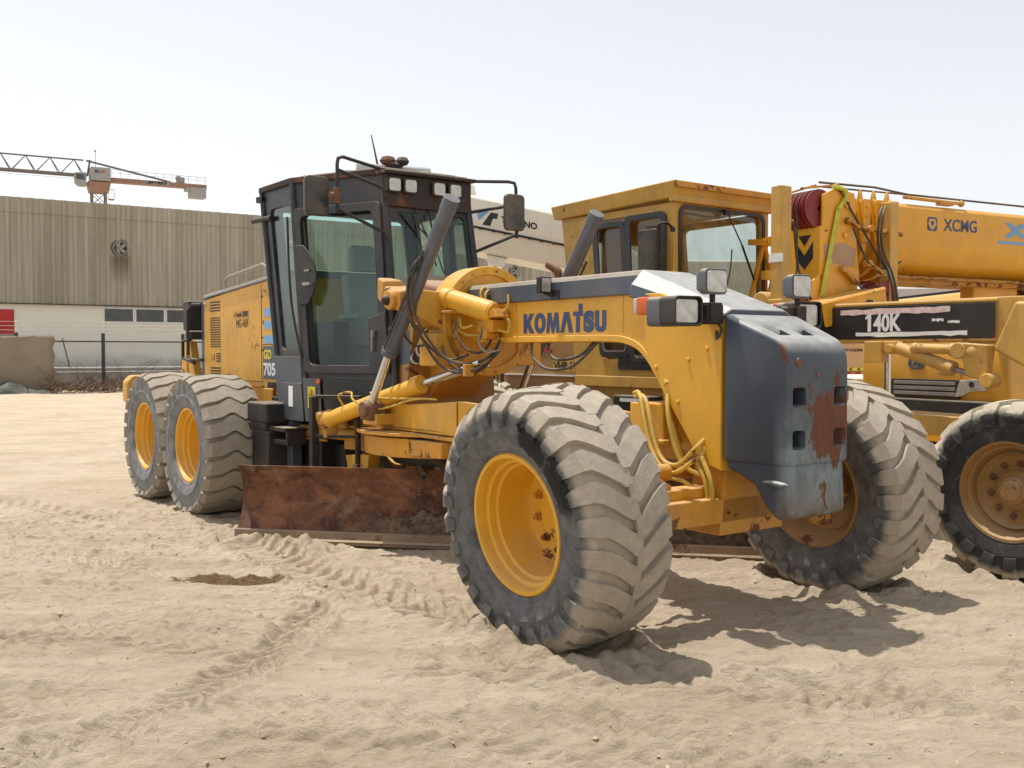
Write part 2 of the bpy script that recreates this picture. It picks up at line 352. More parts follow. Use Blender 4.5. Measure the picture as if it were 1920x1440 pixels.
# ------------------------------------------------------------------ tyres and wheels
def tyre_profile(Rr, W, rim, h, square=False):
    R0 = Rr - h; w2 = W / 2; s = Rr / .75
    P = [(0, R0), (.4*w2, R0-.003), (.7*w2, R0-.012*s), (.86*w2, R0-.032*s), (.95*w2, R0-.065*s), (1.0*w2, R0-.12*s),
         (1.02*w2, R0-.17*s), (1.03*w2, R0-.185*s), (1.01*w2, R0-.20*s), (.99*w2, R0-.24*s), (.93*w2, R0-.285*s), (.94*w2, R0-.295*s), (.90*w2, R0-.305*s), (.80*w2, rim+.012), (.74*w2, rim-.01)]
    if not square: P[1:6] = [(.4*w2, R0-.003), (.74*w2, R0-.009*s), (.89*w2, R0-.024*s), (.965*w2, R0-.055*s), (1.0*w2, R0-.115*s)]
    if square: P[1:7] = [(.5*w2, R0-.003), (.80*w2, R0-.008*s), (.93*w2, R0-.018*s), (.985*w2, R0-.045*s), (1.0*w2, R0-.10*s), (1.0*w2, R0-.165*s)]
    return P
def tyre(Rr, W, rim, style):
    h = {'v': .034, 'z': .042, 's': .034}[style]; P = tyre_profile(Rr, W, rim, h, style == 'z')
    mb = MB(); full = [(-a, r) for a, r in P[::-1]] + P[1:]
    mb.lathe(full, seg=112)
    for sg in (-1, 1):                       # moulded bead rings and short ribs on the sidewalls
        mb.lathe([(sg*(W/2*.935), rim+.075), (sg*(W/2*.965), rim+.082), (sg*(W/2*.955), rim+.092), (sg*(W/2*.93), rim+.095)], seg=96)
        for k in range(0):
            a0 = 2*math.pi*k/44; rA, rB = rim + .125, rim + .150 + .012*(k % 3)
            pr = []
            for e in (-.022, .022):
                for rr_, yy in ((rA, 1.04), (rB, 1.055)): pr.append((rr_*math.cos(a0+e), sg*W/2*(yy+.012), rr_*math.sin(a0+e)))
            mb.add([(x, y*.95, z) for x, y, z in pr] + pr, [(4,5,7,6), (0,1,5,4), (2,3,7,6), (0,2,6,4), (1,3,7,5)])
    cum = [0]
    for i in range(1, len(P)): cum.append(cum[-1] + math.hypot(P[i][0]-P[i-1][0], P[i][1]-P[i-1][1]))
    def ev(t):
        sg = -1 if t < 0 else 1; t = abs(t); i = 1
        while i < len(cum) - 1 and cum[i] < t: i += 1
        f = (t - cum[i-1]) / (cum[i] - cum[i-1]); a = P[i-1][0] + f*(P[i][0]-P[i-1][0]); r = P[i-1][1] + f*(P[i][1]-P[i-1][1])
        da = P[i][0]-P[i-1][0]; dr = P[i][1]-P[i-1][1]; L = math.hypot(da, dr)
        return sg*a, r, -sg*dr/L, da/L
    T = cum[4] if style == 'z' else cum[5]                         # arc length to the upper sidewall
    def lug(path, th0):
        vs = []; fs = []
        for (t, th, hw, hh) in path:
            a, r, na, nr = ev(t * T)
            for q, (e, k) in enumerate(((-1.08, -.010), (-1, hh), (1, hh), (1.08, -.010))):
                A = th0 + th + e*hw; rad = r + nr*k; ax = a + na*k
                vs.append((rad*math.cos(A), ax, rad*math.sin(A)))
        n = len(path)
        for i in range(n-1):
            for q in range(3): fs.append((4*i+q, 4*i+q+1, 4*i+5+q, 4*i+4+q))
        fs += [(0, 1, 2, 3), (4*n-1, 4*n-2, 4*n-3, 4*n-4)]
        mb.add(vs, fs)
    d = R(1)
    if style == 'v':
        N = 26; w_ = 360 / N
        for sg in (-1, 1):
            for k in range(N):
                th0 = R(w_ * (k + (.5 if sg > 0 else 0)))
                key = [(0.0, -3.4, 3.5), (.09, -2.9, 4.8), (.16, -1.6, 4.7), (.40, 3.4, 4.6), (.58, 6.4, 4.5), (.68, 7.0, 4.3), (.90, 7.0, 4.0), (1.0, 6.9, 3.6), (1.13, 6.8, 3.1)]
                wr_ = random.uniform(.80, 1.06); key = [(t, a + random.uniform(-.35, .35), b*random.uniform(.93, 1.05)) for t, a, b in key]
                lug([(sg*t*.98 + (0 if t else -sg*.05), a*d, b*d, h*wr_*(1.0 if t < 1.05 else .35)) for t, a, b in key], th0)
    elif style == 's':
        N = 19; w_ = 360 / N
        for sg in (-1, 1):
            for k in range(N):
                th0 = R(w_ * (k + (.5 if sg > 0 else 0)))
                key = [(.02, -3, 3.6), (.3, 2, 4.6), (.6, 7, 5.2), (.85, 9, 5.4), (1.0, 9.5, 5.4), (1.2, 10, 5.2)]
                lug([(sg*t, a*d, b*d, h*(1.0 if t < 1.1 else .5)) for t, a, b in key], th0)
    else:
        N = 24; w_ = 360 / N
        for k in range(N):
            key = [(-1.02, 0, 5.6, .05), (-.94, 0, 5.5, .9), (-.8, .2, 5.5, 1), (-.45, 1.6, 5.8, 1), (-.12, 6.0, 6.3, 1), (.0, 6.2, 6.4, 1), (.33, .5, 6.4, 1), (.42, .4, 6.3, 1), (.72, 4.4, 5.7, 1), (.94, 5, 5.5, .9), (1.02, 5, 5.6, .05)]
            lug([(t, a*d, b*d, h*q) for t, a, b, q in key], R(w_*k))
    return mb
def rim_mesh(rim, W, depth, bolts, hub='deep'):
    w2 = W/2*.86; t = .012
    prof = [(-w2, rim+.028), (-w2-.012, rim+.018), (-w2-.010, rim-.002), (-w2+.012, rim-.012), (-w2+.05, rim-.018), (-w2+.06, rim-.038), (-w2+.10, rim-.046), (-w2+.11, rim-.062), (-w2+depth-.06, rim-.075),
            (-w2+depth-.02, rim-.10), (-w2+depth, rim-.15), (-w2+depth+.005, rim*.42), (-w2+depth-.03, rim*.40), (-w2+depth-.035, .0)]
    mb = MB().lathe(prof, seg=72)
    back = [(w2, rim+.028), (w2+.01, rim+.01), (w2-.02, rim-.02), (w2-.10, rim-.06), (-w2+depth+.03, rim-.08), (-w2+depth+.03, .0)]
    mb.lathe(back, seg=48)
    y = -w2 + depth; bb = MB()
    for k in range(bolts):
        a = 2*math.pi*(k+.3)/bolts; c = (rim*.56*math.cos(a), y-.012, rim*.56*math.sin(a))
        bb.tube([(c[0], y+.01, c[2]), (c[0], y-.012, c[2])], .026, 16); bb.bolt((c[0], y-.01, c[2]), (0, -1, 0), .018, .03)
    return mb, bb, y
def wheel(parent, loc, Rr, W, rim, style, tm, rm, bm_, depth, bolts, rot=(0,0,0), flip=False, hub=None, label=None):
    key = (Rr, W, rim, style, tm.name, rm.name)
    rmb, bb, y = rim_mesh(rim, W, depth, bolts)
    rmb.mat(1)
    if bolts: rmb.add(bb.v, bb.f)
    e = obj('wheel', rmb, [rm, bm_], parent, sharp=30, loc=loc, rot=(rot[0], rot[1], rot[2] + (math.pi if flip else 0)))
    if label: e['label'] = label
    t = obj('tyre', tyre(Rr, W, rim, style), tm, e, sharp=28, merge=False)
    if hub: obj('hub', hub(y), rm, e, bevel=.006)
    return e
# ================================================================== GRADER 1 (near)
G = thing('motor_grader', (1.41, 6.575, 0), R(-54), 'big yellow road grader in front, with blue-grey nose plate and dark glazed cab', 'motor grader', 'road graders parked on the sand')
LEAN = R(5.5)
def hub_rear(y):
    return MB().cyl((0, y+.02, 0), (0, y-.10, 0), .07, .062, 20).cyl((0, y-.10, 0), (0, y-.115, 0), .045, seg=16)
wheel(G, (-.12, -1.38, .745), .765, .58, .385, 'v', M['t_front'], M['kyc'], M['kyr'], .33, 10, rot=(LEAN, 0, 0))
wheel(G, (-.10, 1.20, .735), .765, .58, .385, 'v', M['t_front'], M['tyd'], M['rust'], .33, 10, rot=(-LEAN, 0, 0), flip=True)
for x in (-6.12, -7.64):
    for s in (-1, 1):
        wheel(G, (x, s*1.25, .72), .745, .60, .375, 'z', M['t_rear'], M['kyc'], M['kyr'], .30, 0, flip=s > 0, hub=hub_rear)
# --- front frame (gooseneck beam)
arc_ = [(p.x, p.z) for p in crom([Vector((a, 0, b)) for a, b in ((-1.0, 1.78), (-.78, 1.765), (-.62, 1.71), (-.5, 1.60), (-.42, 1.50))], 5)]
arch = [(-2.75, 2.13), (-2.75, 1.78)] + arc_ + [(.03, 1.16), (.10, 1.08), (.22, 1.06), (.235, 1.92), (-.35, 2.13)]
fr = MB().py(arch, -.20, .20)
lip = [(-2.6, 1.775)] + [(a, b-.005) for a, b in arc_[:-3]] + [(a+.005, b+.045) for a, b in arc_[:-3]][::-1] + [(-2.6, 1.825)]
for s in (-1, 1): fr.py(lip, s*.200, s*.222)
front = obj('front_frame', fr, M['kyc'], G, bevel=.008)
sp = MB()
side = [(-.44, 2.09), (-.44, 1.80), (-.40, 1.62), (-.31, 1.50), (.06, 1.02), (.235, .97), (.235, 1.915), (-.30, 2.085)]
for s in (-1, 1): sp.py(side, s*.205, s*.335)
for p in ((-.33, 1.60), (-.04, 1.65), (.10, 1.10), (-.13, 1.38), (.12, 1.72)): sp.bolt((p[0], -.334, p[1]), (0, -1, 0), .017, .014)
obj('nose_side_panel', sp, M['kyc'], G, bevel=.012)
# grey duct cover on top of the beam
cv = MB().px([(-.235, 2.095), (.235, 2.095), (.235, 2.225), (.205, 2.262), (-.205, 2.262), (-.235, 2.225)], -2.72, -.585)
obj('beam_cover', cv, M['kg'], G, bevel=.012)
for x in (-2.42, -1.52): obj('cover_slot', MB().box(x-.05, x+.05, -.242, -.236, 2.092, 2.17), M['decal_k'], G, bevel=.004)
# hood between cover and nose weight
h = MB(); A0 = [(-.59, y, z) for y, z in ((-.345, 2.07), (-.325, 2.16), (-.22, 2.262), (.22, 2.262), (.325, 2.16), (.345, 2.07))]
A1 = [(.245, y, z) for y, z in ((-.345, 1.905), (-.335, 1.925), (-.25, 1.965), (.25, 1.965), (.335, 1.925), (.345, 1.905))]
h.add(A0 + A1, [(0,1,2,3,4,5), (11,10,9,8,7,6)] + [(i, (i+1) % 6, 6+(i+1) % 6, 6+i) for i in range(6)])
obj('nose_hood', h, M['nose'], G, bevel=.045, seg=4)
# nose weight: sculpted shell with pockets
n = MB()
prof = [(.255, .98), (.255, 1.94), (.62, 1.785), (.675, 1.745), (.705, 1.675), (.712, 1.58), (.712, .735), (.62, .70), (.53, .78), (.46, .90), (.36, .955)]
chin = [(.27, .965), (.40, .955), (.52, .86), (.66, .755), (.757, .738)]
def cut(mb, poly, ys):
    pass
prof = [(.255, 1.03), (.255, 1.94), (.62, 1.785), (.675, 1.745), (.705, 1.675), (.712, 1.58), (.712, 1.03)]
nw = MB().py(prof, -.345, .345)
nw.v = [(x, y*(1 - .42*max(0, x-.255)), z) for x, y, z in nw.v]
ch = MB().py([(.262, .985), (.262, 1.06), (.69, 1.06), (.708, .735), (.62, .70), (.53, .78), (.46, .90), (.36, .955)], -.325, .325)
ch.v = [(x, y*(1 - .42*max(0, x-.255)), z) for x, y, z in ch.v]
nose = obj('nose_counterweight', nw, M['nose'], G, bevel=.034, seg=4)
def cutter(mb):
    me = bpy.data.meshes.new('c'); me.from_pydata(mb.v, [], mb.f); bm = bmesh.new(); bm.from_mesh(me)
    bmesh.ops.recalc_face_normals(bm, faces=bm.faces); bm.to_mesh(me); bm.free(); return me
cm = MB()
for y in (-.195, .185):
    for z in (1.435, 1.185): cm.prism([(.555, a, b) for a, b in rr(y-.058, y+.058, z-.058, z+.058, .022)], (.3, 0, 0))
for y in (-.19, .03): cm.prism([(.50, y-.035, 1.70), (.585, y-.035, 1.70), (.585, y+.075, 1.70), (.50, y+.075, 1.70)], (-.0, 0, .3))
cme = cutter(cm); co = bpy.data.objects.new('cut', cme); col.objects.link(co); co.parent = G
bo = nose.modifiers.new('b', 'BOOLEAN'); bo.object = co; bo.solver = 'EXACT'
bpy.context.view_layer.update(); dg = bpy.context.evaluated_depsgraph_get()
me2 = bpy.data.meshes.new_from_object(nose.evaluated_get(dg)); nose.modifiers.clear(); nose.data = me2
me2.set_sharp_from_angle(angle=R(25)); bpy.data.objects.remove(co)
obj('nose_chin', ch, M['nose'], G, bevel=.035, seg=3)
pk = MB()
for y in (-.195, .185):
    for z in (1.435, 1.185):
        pk.box(.5575, .561, y-.056, y+.056, z-.056, z+.056)
obj('pocket_back', pk, M['decal_k'], G)
wing = MB().sphere((.60, -.272, .925), .10, 14, (1.0, .32, .22))
obj('nose_fin', wing, M['nose'], G, bevel=.008)
dt = MB(); dt.tube([(.716, -.20, 1.64), (.706, -.20, 1.64)], .026, 12); dt.tube([(.717, -.03, 1.565), (.707, -.03, 1.565)], .014, 10); dt.tube([(.716, -.1, 1.50), (.707, -.1, 1.50)], .008, 8)
obj('rust_spot', dt, M['rust'], G)
# --- front axle, steering and bolster
ax = MB()
ax.py([(-.02, .66), (-.02, .86), (.12, .86), (.12, .66)], -.86, .86)
ax.hexa([(-.10, -.30, .56), (.20, -.30, .56), (.20, .30, .56), (-.10, .30, .56), (-.06, -.24, 1.06), (.20, -.24, 1.06), (.20, .24, 1.06), (-.06, .24, 1.06)])
ax.box(.115, .20, -.98, .34, .635, .795)
for s in (-1, 1):
    ax.cyl((.05, s*.90, .98), (.05, s*.90, .50), .075); ax.cyl((.05, s*.86, .74), (.05, s*1.02, .72), .14)
    ax.bar((.05, s*.62, .86), (.05, s*.88, 1.0), .10, .05)
obj('front_axle', ax, M['kyr'], G, bevel=.01)
pv = MB(); pv.cyl((.19, .30, .73), (.225, .30, .73), .075); pv.cyl((.22, .30, .73), (.245, .30, .73), .035)
for k in range(8):
    a = k*math.pi/4; pv.bolt((.222, .30+.052*math.cos(a), .73+.052*math.sin(a)), (1, 0, 0), .009, .012)
obj('axle_pivot', pv, M['blackr'], G)
tr = MB(); tr.cyl((-.16, -.88, .78), (-.16, .88, .78), .026, seg=12); tr.cyl((-.17, -.55, .93), (-.17, .05, .93), .055); tr.cyl((-.17, .05, .93), (-.15, .45, .90), .026, seg=12)
obj('steering_cylinder', tr, M['kyr'], G)
col_ = MB(); col_.box(-.17, .22, -.19, .19, 1.02, 1.4); col_.py([(-.34, 1.52), (-.17, 1.28), (-.17, 1.05), (-.26, 1.05), (-.44, 1.3)], -.16, .16)
col_.box(-.62, -.30, -.30, .28, 1.12, 1.36); col_.box(-.66, -.26, -.34, .32, 1.095, 1.125)
obj('front_bracket', col_, M['ky'], G, bevel=.01)
def hose(name, pts, r, mat, par=None, seg=8): return obj(name, MB().tube(pts, r*.88, seg, smooth_path=7), mat, par or G)
for pts in ([(-.62,-.25,1.40), (-.42,-.34,1.38), (-.26,-.38,1.05), (-.10,-.38,.98), (.06,-.37,1.10), (.12,-.26,1.22)],
            [(-.66,-.22,1.42), (-.48,-.33,1.40), (-.33,-.38,1.08), (-.14,-.39,.93), (.05,-.38,1.02), (.14,-.28,1.15)],
            [(-.30,-.18,1.62), (-.20,-.36,1.36), (-.08,-.37,1.02), (.04,-.30,.92)],
            [(.10,-.36,1.05), (.19,-.37,.90), (.18,-.36,.78), (.05,-.33,.72), (-.12,-.30,.76)],
            [(.06,-.36,1.02), (.14,-.36,.88), (.13,-.35,.75), (.0,-.33,.70), (-.15,-.31,.73)],
            [(-.18,-.40,.90), (-.02,-.38,.88), (.08,-.36,.80), (.02,-.33,.70)],
            [(-.35,-.25,1.5), (-.22,-.3,1.25), (-.12,-.28,.98)]):
    hose('hydraulic_hose', pts, .017, M['yhose'])
fit = MB()
for p in ((-.30,-.27,1.60), (-.25,-.25,1.53), (-.22,-.22,1.64)): fit.cyl(p, (p[0]+.07, p[1]-.05, p[2]-.11), .03, seg=12); fit.sphere(p, .04, 10)
obj('hose_fitting', fit, M['yhose'], G)
# --- lettering on the beam: each letter its own shape
def ell(cx_, cy_, a, b, n=28): return [(cx_ + a*math.cos(2*math.pi*k/n), cy_ + b*math.sin(2*math.pi*k/n)) for k in range(n)]
LET = {'K': (.98, [(0,0),(.32,0),(.32,.36),(.62,0),(1.02,0),(.60,.52),(.98,1),(.60,1),(.32,.64),(.32,1),(0,1)]),
       'M': (1.18, [(0,0),(.29,0),(.34,.52),(.50,0),(.70,0),(.86,.52),(.90,0),(1.20,0),(1.06,1),(.76,1),(.60,.46),(.44,1),(.13,1)]),
       'A': (1.05, [(0,0),(.34,0),(.55,.66),(.76,0),(1.12,0),(.76,1),(.34,1)]),
       'T': (.80, [(0,.78),(.24,.78),(.24,0),(.56,0),(.56,.78),(.82,.78),(.82,1),(.78,1),(.78,1.36),(.46,1.36),(.46,1),(0,1)]),
       'U': (.90, [(0,1),(0,.3),(.07,.1),(.26,0),(.64,0),(.83,.1),(.90,.3),(.90,1),(.58,1),(.58,.32),(.52,.24),(.38,.24),(.32,.32),(.32,1)])}
lx_, ht_ = -1.965, .155; wl_ = .1375
for chh in 'KOMATSU':
    if chh == 'O':
        mb = MB().ringplate([(lx_ + a*wl_, -.2005, 1.845 + b*ht_) for a, b in ell(.5, .5, .52, .52)], [(lx_ + a*wl_, -.2005, 1.845 + b*ht_) for a, b in ell(.5, .5, .19, .27)], (0, -.0025, 0)); wd_ = 1.0
        obj('lettering', mb, M['decal_b'], G)
    elif chh == 'S':
        text('lettering', 'S', (lx_, -.201, 1.842), (1,0,0), (0,0,1), .86*wl_, ht_*1.04, M['decal_b'], G, bold=.075); wd_ = .86
    else:
        wd_, pl = LET[chh]; obj('lettering', MB().prism([(lx_ + a*wl_, -.2005, 1.845 + b*ht_) for a, b in pl], (0, -.0025, 0)), M['decal_b'], G)
    lx_ += wl_*(wd_ + .07)
sm = MB()
for x in (-2.06, -.80): sm.box(x-.002, x+.002, -.2025, -.1995, 1.835, 2.09)
obj('panel_seam', sm, M['kyr'], G)
# --- swing circle saddle ring round the beam
rg = MB()
for x0, x1, ro, ri in ((-2.98, -2.72, .475, .40),):
    rg.lathe([(x0, ri), (x0, ro), (x1, ro), (x1, ri)], (0, 0, 1.965), 'x', 56, close=True)
rg.prism([(-2.745, .41*math.cos(a), 1.965+.41*math.sin(a)) for a in [2*math.pi*k/40 for k in range(40)]], (-.05, 0, 0))
obj('saddle_ring', rg, M['ky'], G, bevel=.01)
# lift arms of the saddle: bell cranks carrying the lift cylinders
for s in (-1, 1):
    sd_ = MB(); sd_.hexa([(-3.0, s*.40, 1.86), (-2.76, s*.40, 1.86), (-2.74, s*.72, 2.00), (-2.98, s*.72, 2.00), (-3.0, s*.36, 2.20), (-2.76, s*.36, 2.20), (-2.76, s*.70, 2.22), (-2.98, s*.70, 2.22)])
    sd_.box(-2.98, -2.72, s*.30, s*.56, 1.58, 1.862)
    obj('lift_arm', sd_, M['ky'], G, bevel=.015)
for s in (-1, 1):
    y = s*.80
    gb = MB().hexa([(-3.10, y-s*.16, 2.06), (-2.84, y-s*.16, 2.00), (-2.80, y+s*.05, 2.03), (-3.08, y+s*.05, 2.09), (-3.10, y-s*.16, 2.27), (-2.86, y-s*.16, 2.24), (-2.80, y+s*.05, 2.20), (-3.08, y+s*.05, 2.26)])
    gb.cyl((-2.92, y+s*.10, 2.13), (-2.92, y-s*.02, 2.14), .085, seg=20)
    if s < 0: gb.hexa([(-3.24, y-.02, 2.15), (-3.06, y-.06, 2.09), (-3.04, y+.12, 2.09), (-3.24, y+.12, 2.15), (-3.24, y-.02, 2.34), (-3.06, y-.06, 2.30), (-3.04, y+.12, 2.31), (-3.24, y+.12, 2.34)])
    obj('cylinder_yoke', gb, M['kyr'], G, bevel=.02)
    kn = MB().sphere((-2.92, y+s*.105, 2.13), .045, 12); kn.cyl((-3.0, y+s*.04, 2.22), (-2.86, y+s*.04, 2.08), .03)
    obj('yoke_pin', kn, M['blackr'], G)
    a = Vector((-2.17, s*.74, 2.89)); b = Vector((-3.11, s*.78, 1.68)); c = Vector((-3.42, s*.80, 1.20))
    d = (a - b).normalized()
    cy = MB().cyl(b, a, .063, seg=32); cy.cyl(a - d*.11, a + d*.004, .068, seg=32); cy.cyl(b, b + d*.05, .072, seg=32)
    lc = obj('lift_cylinder', cy, M['cylp'], G, bevel=.004)
    obj('cylinder_rod', MB().cyl(c, b, .036, seg=20), M['chrome'], lc)
    k = MB().sphere(c, .09, 16, (1, .8, 1)); k.cyl(c + Vector((0, .08, 0)), c - Vector((0, .08, 0)), .075)
    k.hexa([tuple(c + Vector(q)) for q in ((-.09,-.06,-.09), (.09,-.06,-.09), (.09,.10,-.12), (-.09,.10,-.12), (-.06,-.03,.09), (.06,-.03,.09), (.09,.1,.05), (-.09,.1,.05))])
    obj('rod_ball_socket', k, M['rust'], lc, bevel=.02)
    off = Vector((.04, s*.09, 0))
    pp = MB().tube([b + d*1.05 + off, b + d*.7 + off, b + d*.25 + off, b + d*.06 + off], .011, 8)
    for q in (.25, .8): pp.cyl(b + d*q + off*1.2, b + d*(q+.03) + off*1.2, .022, seg=8)
    obj('cylinder_pipe', pp, M['rubber'], lc)
# accumulators laid along the frame
for s in (-1, 1):
    ac = MB().cyl((-2.80, s*.42, 2.16), (-2.25, s*.30, 2.02), .088, seg=32); ac.cyl((-2.73, s*.405, 2.142), (-2.70, s*.40, 2.135), .095, seg=32); ac.cyl((-2.29, s*.31, 2.03), (-2.235, s*.297, 2.017), .080, seg=32); ac.cyl((-2.24, s*.3, 2.02), (-2.21, s*.29, 2.01), .03, seg=12)
    obj('accumulator', ac, M['kyc'], G, bevel=.006)
jn = MB(); jn.box(-2.42, -2.2, -.34, -.205, 1.86, 1.96); jn.box(-2.46, -2.36, -.30, -.21, 1.80, 1.87); jn.box(-2.78, -2.60, -.5, -.38, 2.02, 2.045); jn.py([(-2.44, 1.96), (-2.12, 1.98), (-2.16, 2.05)], -.36, -.23)
obj('valve_block', jn, M['kyr'], G, bevel=.008)
for pts in ([(-2.46,-.72,2.56), (-2.52,-.86,2.40), (-2.62,-.84,2.1), (-2.66,-.70,1.86), (-2.60,-.55,1.66), (-2.44,-.42,1.60), (-2.28,-.32,1.66), (-2.2,-.26,1.80)],
            [(-2.48,-.72,2.54), (-2.56,-.88,2.36), (-2.68,-.84,2.06), (-2.72,-.70,1.84), (-2.66,-.56,1.60), (-2.50,-.46,1.53), (-2.32,-.36,1.58), (-2.2,-.28,1.70)],
            [(-2.50,-.72,2.52), (-2.60,-.86,2.30), (-2.74,-.80,2.0), (-2.74,-.64,1.78), (-2.62,-.50,1.64), (-2.46,-.40,1.68)],
            [(-1.93,-.15,1.77), (-1.84,-.2,1.66), (-1.6,-.24,1.57), (-1.30,-.24,1.60), (-1.12,-.15,1.78)],
            [(-1.72,-.15,1.77), (-1.62,-.2,1.68), (-1.46,-.24,1.64), (-1.26,-.2,1.68), (-1.2,-.12,1.78)],
            [(-3.2,-.35,1.9), (-3.12,-.5,1.72), (-2.98,-.52,1.66), (-2.9,-.42,1.82)],
            [(-3.3,-.35,1.8), (-3.18,-.52,1.64), (-3.02,-.52,1.60), (-2.94,-.42,1.78)]):
    hose('hydraulic_hose', pts, .013, M['rubber'])
for pts in ([(-2.43,-.24,2.1), (-2.45,-.28,2.17), (-2.46,-.245,2.23), (-2.46,-.1,2.25)], [(-2.36,-.25,2.0), (-2.38,-.28,2.12), (-2.40,-.25,2.2), (-2.42,-.1,2.25)], [(-2.12,-.24,2.16), (-2.1,-.26,2.06), (-2.2,-.28,2.0), (-2.26,-.3,1.98)], [(-2.66,-.36,2.0), (-2.62,-.40,1.90), (-2.5,-.38,1.84), (-2.4,-.3,1.84)]):
    hose('cover_hose', pts, .012, M['yhose'])
for k in range(22):
    a = 2*math.pi*k/22; obj('ring_bolt', MB().bolt((-2.72, .438*math.cos(a), 1.965+.438*math.sin(a)), (1, 0, 0), .014, .012), M['kyr'], G) if math.cos(a) < .3 else None
for pts, m_h in (([(-2.62,-.42,1.95), (-2.55,-.46,1.85), (-2.45,-.42,1.72), (-2.35,-.34,1.70), (-2.3,-.28,1.8)], 'rubber'), ([(-2.35,-.33,1.9), (-2.33,-.38,1.78), (-2.28,-.34,1.70), (-2.2,-.26,1.72)], 'steel'),
                 ([(-2.7,-.5,1.75), (-2.6,-.5,1.62), (-2.45,-.4,1.52), (-2.3,-.32,1.60), (-2.22,-.26,1.78)], 'rubber'), ([(-3.1,-.62,2.0), (-3.05,-.66,1.85), (-2.95,-.6,1.75), (-2.8,-.52,1.8)], 'rubber'),
                 ([(-2.15,-.24,1.98), (-2.08,-.25,1.92), (-2.1,-.26,1.86), (-2.18,-.3,1.88)], 'yhose'), ([(-2.58,-.40,1.98), (-2.52,-.42,1.9), (-2.42,-.38,1.92)], 'yhose')):
    hose('hydraulic_hose', pts, .012, M[m_h])
obj('hose_clamp', MB().box(-2.44, -2.40, -.47, -.38, 1.50, 1.60), M['kyr'], G, bevel=.006)
obj('pipe_elbow', MB().cyl((-2.34, -.34, 1.9), (-2.34, -.30, 1.96), .03, seg=12).cyl((-2.28, -.36, 1.84), (-2.28, -.24, 1.84), .035, seg=12), M['kyr'], G)
# --- goose rear frame below the cab + articulation
rf = MB()
rf.py([(-3.0, 2.1), (-3.0, 1.55), (-3.5, 1.15), (-4.6, .92), (-5.3, .92), (-5.3, 1.35), (-4.4, 1.4), (-3.5, 1.9), (-3.3, 2.1)], -.24, .24)
rf.box(-8.4, -5.0, -.42, .42, .82, 1.28)
obj('rear_frame', rf, M['kyr'], G, bevel=.015)
# --- drawbar and circle
dbm = MB()
dbm.pz([(-4.20, -.62), (-4.25, .62), (-2.6, .60), (-.6, .14), (-.1, .10), (-.1, -.10), (-.6, -.14), (-2.3, -.62)], 1.02, 1.06)
for s in (-1, 1):
    dbm.hexa([(-4.16, s*.52, 1.0), (-2.35, s*.52, 1.04), (-2.30, s*.62, 1.04), (-4.16, s*.62, 1.0), (-4.16, s*.52, 1.18), (-2.35, s*.52, 1.30), (-2.30, s*.62, 1.30), (-4.16, s*.62, 1.18)])
    dbm.hexa([(-2.36, s*.50, 1.04), (-.3, s*.04, .98), (-.3, s*.13, .98), (-2.28, s*.62, 1.04), (-2.36, s*.50, 1.30), (-.3, s*.04, 1.16), (-.3, s*.13, 1.16), (-2.28, s*.62, 1.30)])
dbm.box(-4.24, -4.12, -.62, .62, 1.0, 1.18)
dbm.box(-3.55, -3.30, -.80, -.60, 1.06, 1.16)
dr = obj('drawbar', dbm, M['ky'], G, bevel=.01)
cf = MB(); cf.lathe([(.985, .70), (.985, .86), (1.01, .86), (1.01, .70)], (-3.35, 0, 0), 'z', 64, close=True)
cf.box(-4.30, -2.2, -.66, -.55, .985, 1.012)
obj('drawbar_flange', cf, M['kyr'], G, bevel=.004)
ci = MB(); ci.lathe([(.80, .60), (.80, .79), (.965, .79), (.965, .60)], (-3.35, 0, 0), 'z', 80, close=True)
ci.hexa([(-4.2, -.66, .78), (-2.4, -.70, .84), (-2.4, -.60, .84), (-4.2, -.5, .78), (-4.2, -.66, .955), (-2.4, -.70, .965), (-2.4, -.60, .965), (-4.2, -.5, .955)])
cr = obj('turn_circle', ci, M['kyr'], G, bevel=.008)
un = MB(); un.lathe([(.70, .3), (.70, .52), (.80, .58), (.80, .3)], (-3.35, 0, 0), 'z', 48, close=True); un.box(-3.6, -3.1, -.2, .2, .66, 1.0)
for a, b in (((-3.9, -.55, .80), (-3.75, -.8, .62)), ((-2.9, .5, .80), (-2.3, .6, .62)), ((-3.4, -.4, .8), (-3.0, -.5, .62)), ((-2.9,-.5,.8), (-2.7,-.3,.6))): un.bar(a, b, .05, .05)
obj('circle_underside', un, M['blackr'], G, bevel=.01)
# side shift cylinder across the drawbar
cs_ = MB().cyl((-4.0, -.85, 1.10), (-2.98, -.55, 1.42), .072, seg=28); cs_.cyl((-3.05, -.57, 1.40), (-2.96, -.545, 1.425), .082, seg=28)
cs_.cyl((-4.06, -.87, 1.08), (-4.0, -.85, 1.10), .095, .072, seg=24)
sc_ = obj('side_shift_cylinder', cs_, M['kyc'], G, bevel=.006)
obj('cylinder_rod', MB().cyl((-3.0, -.55, 1.415), (-2.35, -.36, 1.62), .028, seg=16).cyl((-3.0, -.47, 1.42), (-2.35, -.28, 1.60), .018, seg=16), M['chrome'], sc_)
kb = MB().sphere((-4.10, -.88, 1.06), .095, 16); kb.cyl((-4.13, -.98, 1.10), (-4.06, -.80, 1.12), .05); kb.hexa([(-4.16,-.94,.90), (-4.02,-.94,.90), (-4.02,-.80,.94), (-4.16,-.80,.94), (-4.16,-.94,1.08), (-4.04,-.94,1.08), (-4.04,-.80,1.1), (-4.16,-.80,1.1)])
obj('cylinder_knuckle', kb, M['kyr'], sc_, bevel=.02)
